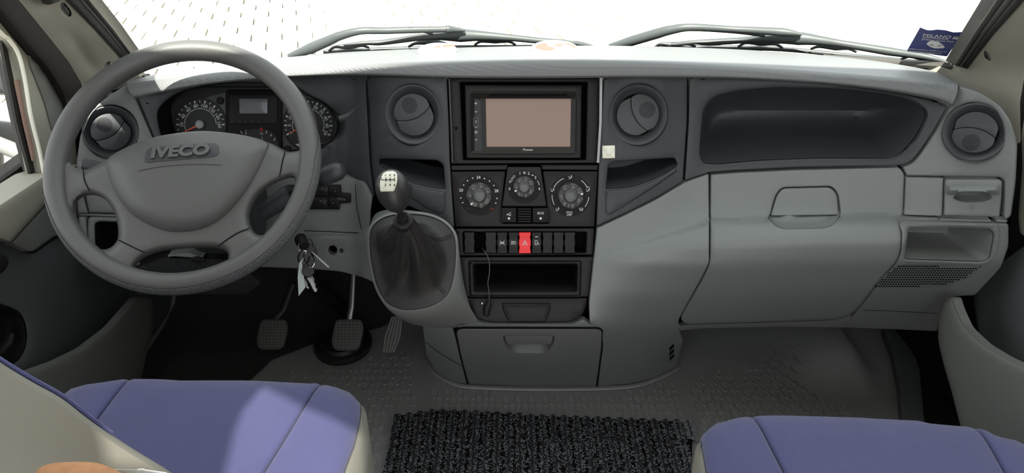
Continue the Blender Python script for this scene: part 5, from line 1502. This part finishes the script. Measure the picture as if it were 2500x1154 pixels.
# ================================================================== KEYS
KY = 1.13
ign = PY(735, 585, KY + .03)
ky = thing('key_bunch', PY(745, 720, KY), 'bunch of keys with paper tag hanging from the ignition', 'keys')
def kp_(x, y, dy=0.0): return PY(690 + x / 6.414, 560 + y / 6.414, KY + dy)
def ringpath(cx, cy, rx, ry, rot, n=28, tilt=.02):
    out = []
    for k in range(n + 1):
        a = 2 * math.pi * k / n; x, y = rx * math.cos(a), ry * math.sin(a)
        out.append(kp_(cx + x * math.cos(rot) - y * math.sin(rot), cy + x * math.sin(rot) + y * math.cos(rot), tilt * math.sin(a)))
    return out
MB().tube(ringpath(400, 235, 70, 105, -.2), .0008, 8).build('wire_ring', M['steel'], ky)
MB().tube(ringpath(330, 440, 85, 105, .2), .0017, 10).build('split_ring', M['chrome'], ky)
MB().tube(ringpath(420, 470, 75, 125, -.35, tilt=-.02), .0017, 10).build('split_ring', M['chrome'], ky)
MB().tube([kp_(262, 210), kp_(245, 270), kp_(262, 330), kp_(320, 352)], .0014, 8).build('wire_hook', M['chrome'], ky)
MB().tube([ign, kp_(300, 190, .01), kp_(350, 260)], [.011, .010, .008], 12).build('ignition_key', M['black'], ky)
def fob(cx, cy, r, dy):
    f = Frame(kp_(cx, cy, dy), toward(kp_(cx, cy, dy))); MB().lathe(f, [(r, -4), (r * 1.02, -2), (r, 2), (r * .9, 3.5)], 28).build('key_head', M['rubber'], ky)
fob(400, 650, 15, -.01); fob(330, 660, 13, .004); fob(290, 650, 11, .012); fob(430, 300, 13, .01); fob(480, 350, 9, .015)
def blade(pts, dy):
    f = Frame(kp_(*pts[0], dy), toward(kp_(*pts[0], dy)))
    q = [((x - pts[0][0]) / 6.414, -(y - pts[0][1]) / 6.414) for x, y in pts]
    MB().prism(f, q, -1, 1, .3, True).build('key_blade', M['steel'], ky)
blade([(375, 760), (465, 725), (492, 800), (480, 830), (500, 880), (490, 920), (515, 960), (490, 1000), (460, 985), (415, 850)], -.006)
blade([(310, 770), (350, 770), (380, 850), (372, 890), (395, 930), (365, 940), (335, 880)], .004)
blade([(440, 345), (470, 350), (690, 610), (685, 635), (660, 625)], .004)
mb = MB()
tg = [(260, 520), (350, 440), (300, 520), (300, 915), (180, 1035), (205, 740)]
f = Frame(kp_(260, 520, -.004), toward(kp_(260, 520)))
mb.prism(f, [((x - 260) / 6.414, -(y - 520) / 6.414) for x, y in tg], -.5, .5, 0, True); mb.build('paper_tag', M['paper'], ky)

# ================================================================== SEATS
def seat(name, label, outl, z, seams, mats, base_px, side):
    """outl: world XY outline; seams: world XY lines that split the cushion from left to right"""
    t = thing(name, (sum(p[0] for p in outl) / len(outl), sum(p[1] for p in outl) / len(outl), 0), label, 'seat', 'front seats')
    RR = .055
    oa = outl
    def zf_(x, y):
        d = dist([(x, y)], oa)[0] if inside([(x, y)], oa)[0] else 0
        k = 1 - min(d / RR, 1)
        return z - RR * .8 * (1 - math.sqrt(max(1 - k * k, 0)))
    def mp(x, y, h): return Vector((x, y, zf_(x, y) + h))
    return t, mp
def seat_block(t, mp, poly, m_, name, bottom=.10, edge=(.006, .004), grid=.022):
    return patch(name, poly, None, m_, t, mapf=mp, grid=grid, edge=edge, thick=bottom, back=(0, 0, -1), ang=60)
def wpoly(pxs, z): return [tuple(PZ(x, y, z).to_2d()) for x, y in pxs]
def sm(pts, step=.02): return densify([tuple(p)[:2] for p in spline([(a, b, 0) for a, b in pts], 8, True)], step)

ZS = .372
# driver seat cushion
top = wpoly([(85, 985), (135, 922), (215, 900), (310, 889), (450, 888), (620, 891), (780, 899), (850, 912), (888, 945), (897, 1005), (892, 1080), (880, 1200)], ZS)
xr, yb = top[-1][0], .30
outl_d = densify(top + [(xr - .005, .45), (xr - .03, yb), (-.72, yb), (top[0][0] - .06, .55)], .02)
td, mpd = seat('driver_seat', 'blue driver seat with grey sides, its backrest at the lower left', outl_d, ZS, None, None, None, 1)
def split(poly, la, lb):
    """part of the outline between two seam lines (each a polyline from front to rear, x as a function of y)"""
    P = np.array(poly)
    fx = lambda line, y: np.interp(y, [q[1] for q in line][::-1], [q[0] for q in line][::-1])
    res = []
    ys = np.linspace(P[:, 1].min() + 1e-4, P[:, 1].max() - 1e-4, 46)
    Ls, Rs = [], []
    for y in ys:
        xs_ = []
        for (x0, y0), (x1, y1) in zip(P, np.roll(P, -1, 0)):
            if (y0 > y) != (y1 > y): xs_.append(x0 + (x1 - x0) * (y - y0) / (y1 - y0))
        if len(xs_) < 2: continue
        a, b = min(xs_), max(xs_)
        if la is not None: a = max(a, fx(la, y))
        if lb is not None: b = min(b, fx(lb, y))
        if b - a > .004: Ls.append((a, y)); Rs.append((b, y))
    return densify(Ls + Rs[::-1], .02)
s1 = wpoly([(312, 900), (300, 935), (268, 975), (235, 1020), (180, 1100), (120, 1180)], ZS) + [(-.60, .3)]
s2 = wpoly([(790, 900), (768, 945), (735, 1000), (690, 1075), (640, 1154), (600, 1220)], ZS) + [(-.34, .3)]
s3 = wpoly([(878, 900), (876, 990), (862, 1060), (842, 1120), (824, 1180)], ZS) + [(top[-1][0] - .035, .3)]
off = lambda l, d: [(x + d, y) for x, y in l]
seat_block(td, mpd, split(outl_d, None, off(s1, -.001)), M['blue'], 'left_bolster')
seat_block(td, mpd, split(outl_d, off(s1, .001), off(s2, -.001)), M['blue'], 'cushion')
seat_block(td, mpd, split(outl_d, off(s2, .001), off(s3, -.0005)), M['blue'], 'right_bolster')
seat_block(td, mpd, split(outl_d, off(s3, .0005), None), M['seat_grey'], 'side_panel', bottom=.16)
wbox('seat_base', -.66, top[-1][0] - .06, .34, top[4][1] - .10, .0, .27, M['black_matt'], td)
# driver backrest: its grey rear side rises at the lower left close to the photographer
bk = [(-260, 700), (-120, 800), (0, 882), (75, 928), (150, 970), (215, 1020), (275, 1062), (330, 1098), (420, 1154), (520, 1230), (560, 1330), (300, 1400), (-300, 1400)]
BP = Plane(PY(200, 1080, .50), (.34, -.86, .38))
patch('backrest', sp2(bk, 14), BP, M['seat_grey'], td, thick=.09, back=ray(200, 1060), edge=(14, .016), grid=26, ang=60)
def bedge(px, py, h): return BP.at(px, py, h)
pth = [BP.at(x, y, -.014) for x, y in sp2([(-260, 696), (-120, 796), (0, 878), (75, 924), (150, 966), (215, 1016), (272, 1058)], 12, False)]
MB().tube(pth, .0024, 8).build('blue_edge', M['blue'], td)

# passenger seat cushion
top = wpoly([(1716, 1200), (1699, 1070), (1708, 1022), (1740, 994), (1800, 979), (1880, 974), (2100, 980), (2250, 988), (2345, 998), (2420, 1012), (2500, 1038), (2590, 1080)], ZS)
outl_p = densify(top + [(top[-1][0] + .01, .50), (.74, .3), (top[0][0] + .03, .3), (top[0][0] + .005, .45)], .02)
tp, mpp = seat('passenger_seat', 'blue passenger seat cushion with pale side at the lower right', outl_p, ZS, None, None, None, -1)
q0 = wpoly([(1716, 990), (1718, 1055), (1724, 1090), (1735, 1154), (1750, 1230)], ZS) + [(top[0][0] + .04, .3)]
q1 = wpoly([(1838, 990), (1850, 1022), (1880, 1080), (1918, 1154), (1950, 1230)], ZS) + [(.37, .3)]
q2_ = wpoly([(2375, 1000), (2392, 1042), (2425, 1095), (2458, 1154), (2490, 1230)], ZS) + [(.70, .3)]
seat_block(tp, mpp, split(outl_p, None, off(q0, -.0005)), M['seat_grey'], 'side_panel', bottom=.16)
seat_block(tp, mpp, split(outl_p, off(q0, .0005), off(q1, -.001)), M['blue'], 'left_bolster')
seat_block(tp, mpp, split(outl_p, off(q1, .001), off(q2_, -.001)), M['blue'], 'cushion')
seat_block(tp, mpp, split(outl_p, off(q2_, .001), None), M['blue'], 'right_bolster')
wbox('seat_base', top[0][0] + .06, .70, .34, top[5][1] - .10, .0, .27, M['black_matt'], tp)

# tan object and pale sheet lying in front of the backrest
tb = PY(190, 1190, .40)
tn_ = thing('tan_pouch', tb, 'rounded tan brown pouch at the lower left corner in front of the backrest', 'pouch')
TP = Plane(PY(190, 1150, .41), (.1, -.8, .6))
patch('pouch_body', sp2([(60, 1210), (84, 1156), (108, 1136), (150, 1128), (215, 1127), (250, 1133), (290, 1150), (340, 1180), (380, 1230), (220, 1300)], 8), TP, M['tan'], tn_, thick=.03, back=ray(200, 1140), edge=(10, .010), grid=12, relief=lambda x, y, d: .010 * sstep(d / 40))
pc = thing('pale_sheet', PY(340, 1190, .43), 'pale grey sheet with white edge beside the tan pouch', 'paper')
PS = Plane(PY(340, 1150, .425), (.1, -.8, .6))
patch('sheet', rpoly([(270, 1144), (330, 1145), (360, 1146), (408, 1154), (470, 1200), (470, 1260), (270, 1260)], 4), PS, M['paper'], pc, thick=.002, back=ray(350, 1150), edge=(2, .001))
MB().tube([PS.at(x, y, .003) for x, y in ((336, 1146), (350, 1145), (354, 1147), (405, 1154), (470, 1196))], .0006, 6).build('white_edge', M['disc'], pc)

# ================================================================== FLOOR MAT
mt = thing('floor_mat', PZ(1310, 1100, 0), 'black ribbed carpet mat lying between the seats', 'floor mat')
mpx = [(968, 1013), (1010, 1008), (1050, 1000), (1130, 1002), (1300, 1012), (1500, 1020), (1692, 1028), (1690, 1090), (1690, 1180), (1684, 1300), (905, 1300), (930, 1165), (950, 1080)]
mp2 = densify(wpoly(mpx, .008), .02)
class MZ:
    pass
patch('mat_backing', mp2, None, M['mat_base'], mt, mapf=lambda x, y, h: Vector((x, y, .008 + h)), grid=.06, edge=(.003, .003), thick=.006, back=(0, 0, -1))
PA = np.array(mp2)
xL, xR = PA[:, 0].min(), PA[:, 0].max()
NR = 27; pitch_ = (xR - xL) / NR
fib = MB(); rf = random.Random(5)
for i in range(NR):
    xa = xL + (i + .12) * pitch_; xb = xL + (i + .80) * pitch_
    xm = (xa + xb) / 2
    # slightly fanned ribs
    ys_ = [y for y in np.linspace(PA[:, 1].min(), PA[:, 1].max(), 240) if inside([(xm, y)], mp2)[0]]
    if len(ys_) < 10: continue
    rows = []
    for y in np.linspace(ys_[0] + .003, ys_[-1] - .003, 26):
        j = rf.uniform(-.0008, .0008)
        rows.append([(xa + j, y, .008), (xa + .001 + j, y, .0125), (xm, y, .0142 + rf.uniform(0, .0008)), (xb - .001 + j, y, .0125), (xb + j, y, .008)])
    mb = MB(); mb.loft(rows); mb.ngon(rows[0]); mb.ngon(rows[-1]); mb.build('mat_rib', M['mat_rib'], mt, ang=60)
    for _ in range(560):
        x, y = rf.uniform(xa - .002, xb + .002), rf.uniform(ys_[0] - .004, ys_[-1])
        a = rf.uniform(0, 6.28); l = rf.uniform(.0022, .0048); b = a + rf.uniform(-1.6, 1.6)
        z0 = .0135; w_ = .00042
        p0 = Vector((x, y, z0)); p1 = p0 + Vector((math.cos(a), math.sin(a), .5)) * l * .5; p2 = p1 + Vector((math.cos(b), math.sin(b), -.4)) * l * .6
        for s_, e_ in ((p0, p1), (p1, p2)):
            sd = Vector((-(e_ - s_).y, (e_ - s_).x, 0)).normalized() * w_
            fib.add([s_ - sd, s_ + sd, e_ + sd, e_ - sd], [(0, 1, 2, 3)])
o = fib.build('mat_fibres', M['fibre'], mt, weld=0); o['kind'] = 'stuff'

# ================================================================== WIPERS
def wiper(label, base_px, arm, arm2, bridge, subs, rubber, Yf, hose):
    t = thing('windscreen_wiper', PY(*base_px, Yf(base_px[0]) + .03), label, 'wiper', 'windscreen wipers')
    def P3(x, y, d=0.0):
        yb = float(np.interp(x, [300, 700, 1150, 1800, 2100, 2350], [1.43, 1.49, 1.535, 1.49, 1.42, 1.33]))
        return Plane((0, yb + .028 + d, .655), (0, -.74, -.67)).at(x, y)
    def bar(name, pts, widths, dep=.006, m_='wiper', d=0.0):
        L = spline([P3(x, y, d) for x, y in pts], 6)
        wd = np.interp(np.linspace(0, 1, len(L)), np.linspace(0, 1, len(widths)), widths)
        return MB().tube(L, [float(q) * 1.08 for q in wd], 10, flat=1.0).build(name, M[m_], t)
    bar('wiper_arm', arm[0], arm[1])
    if arm2: bar('washer_hose', arm2, [.0022, .0022], m_='rubber')
    br = bar('blade_bridge', bridge[0], bridge[1], d=.004)
    for s_ in subs: bar('blade_yoke', s_, [.0022, .0030, .0055, .0030, .0022], d=.006)
    bar('blade_rubber', rubber, [.0042, .0045, .004, .003], m_='wiper', d=.008)
def s5(l): return [(660 + x / 2.778, y / 2.778) for x, y in l]
def s6(l): return [(1460 + x / 2.4038, y / 2.4038) for x, y in l]
wiper('left windscreen wiper resting above the dashboard behind the wheel', (715, 135),
      (s5([(130, 384), (280, 325), (415, 268), (470, 244), (610, 210), (780, 208), (950, 203), (1170, 199), (1210, 198), (1320, 207)]), [.006, .010, .009, .008, .0065, .006, .006, .0055, .007, .0025]),
      s5([(280, 362), (430, 275), (600, 222), (800, 218), (940, 195), (1010, 205), (1100, 232)]),
      (s5([(500, 312), (640, 292), (760, 288), (1000, 255), (1150, 243), (1290, 240), (1430, 243), (1650, 258), (1850, 278), (2000, 285), (2185, 312)]), [.004, .004, .005, .006, .008, .012, .009, .006, .0055, .004, .0025]),
      [s5([(398, 344), (440, 318), (530, 316), (620, 308), (668, 322)]), s5([(938, 316), (985, 294), (1080, 286), (1165, 290), (1212, 306)]), s5([(1388, 302), (1430, 280), (1525, 276), (1615, 280), (1662, 303)]), s5([(1930, 312), (1970, 298), (2070, 296), (2140, 302), (2185, 312)])],
      s5([(360, 353), (700, 338), (1200, 321), (1980, 313)]), lambda x: 1.50, None)
wiper('right windscreen wiper reaching toward the blue sticker', (1490, 113),
      (s6([(70, 276), (200, 240), (350, 196), (430, 175), (550, 160), (800, 172), (1080, 188), (1195, 202)]), [.006, .009, .009, .008, .0065, .0055, .007, .0025]),
      s6([(200, 262), (420, 190), (560, 176), (800, 190), (980, 212)]),
      (s6([(430, 262), (560, 248), (660, 248), (850, 236), (1000, 226), (1180, 226), (1300, 238), (1440, 258), (1700, 300), (1930, 335), (2045, 366)]), [.004, .004, .006, .0055, .008, .011, .008, .006, .007, .005, .003]),
      [s6([(335, 274), (370, 258), (440, 262), (520, 256), (572, 271)]), s6([(825, 271), (870, 250), (955, 252), (1040, 258), (1082, 280)]), s6([(1250, 286), (1300, 272), (1395, 278), (1470, 284), (1515, 304)]), s6([(1780, 346), (1830, 330), (1920, 342), (1990, 348), (2035, 366)])],
      s6([(335, 277), (760, 280), (1080, 288), (1500, 328), (2000, 372)]), lambda x: 1.49 - max(0, (x - 1700)) * .00020, None)
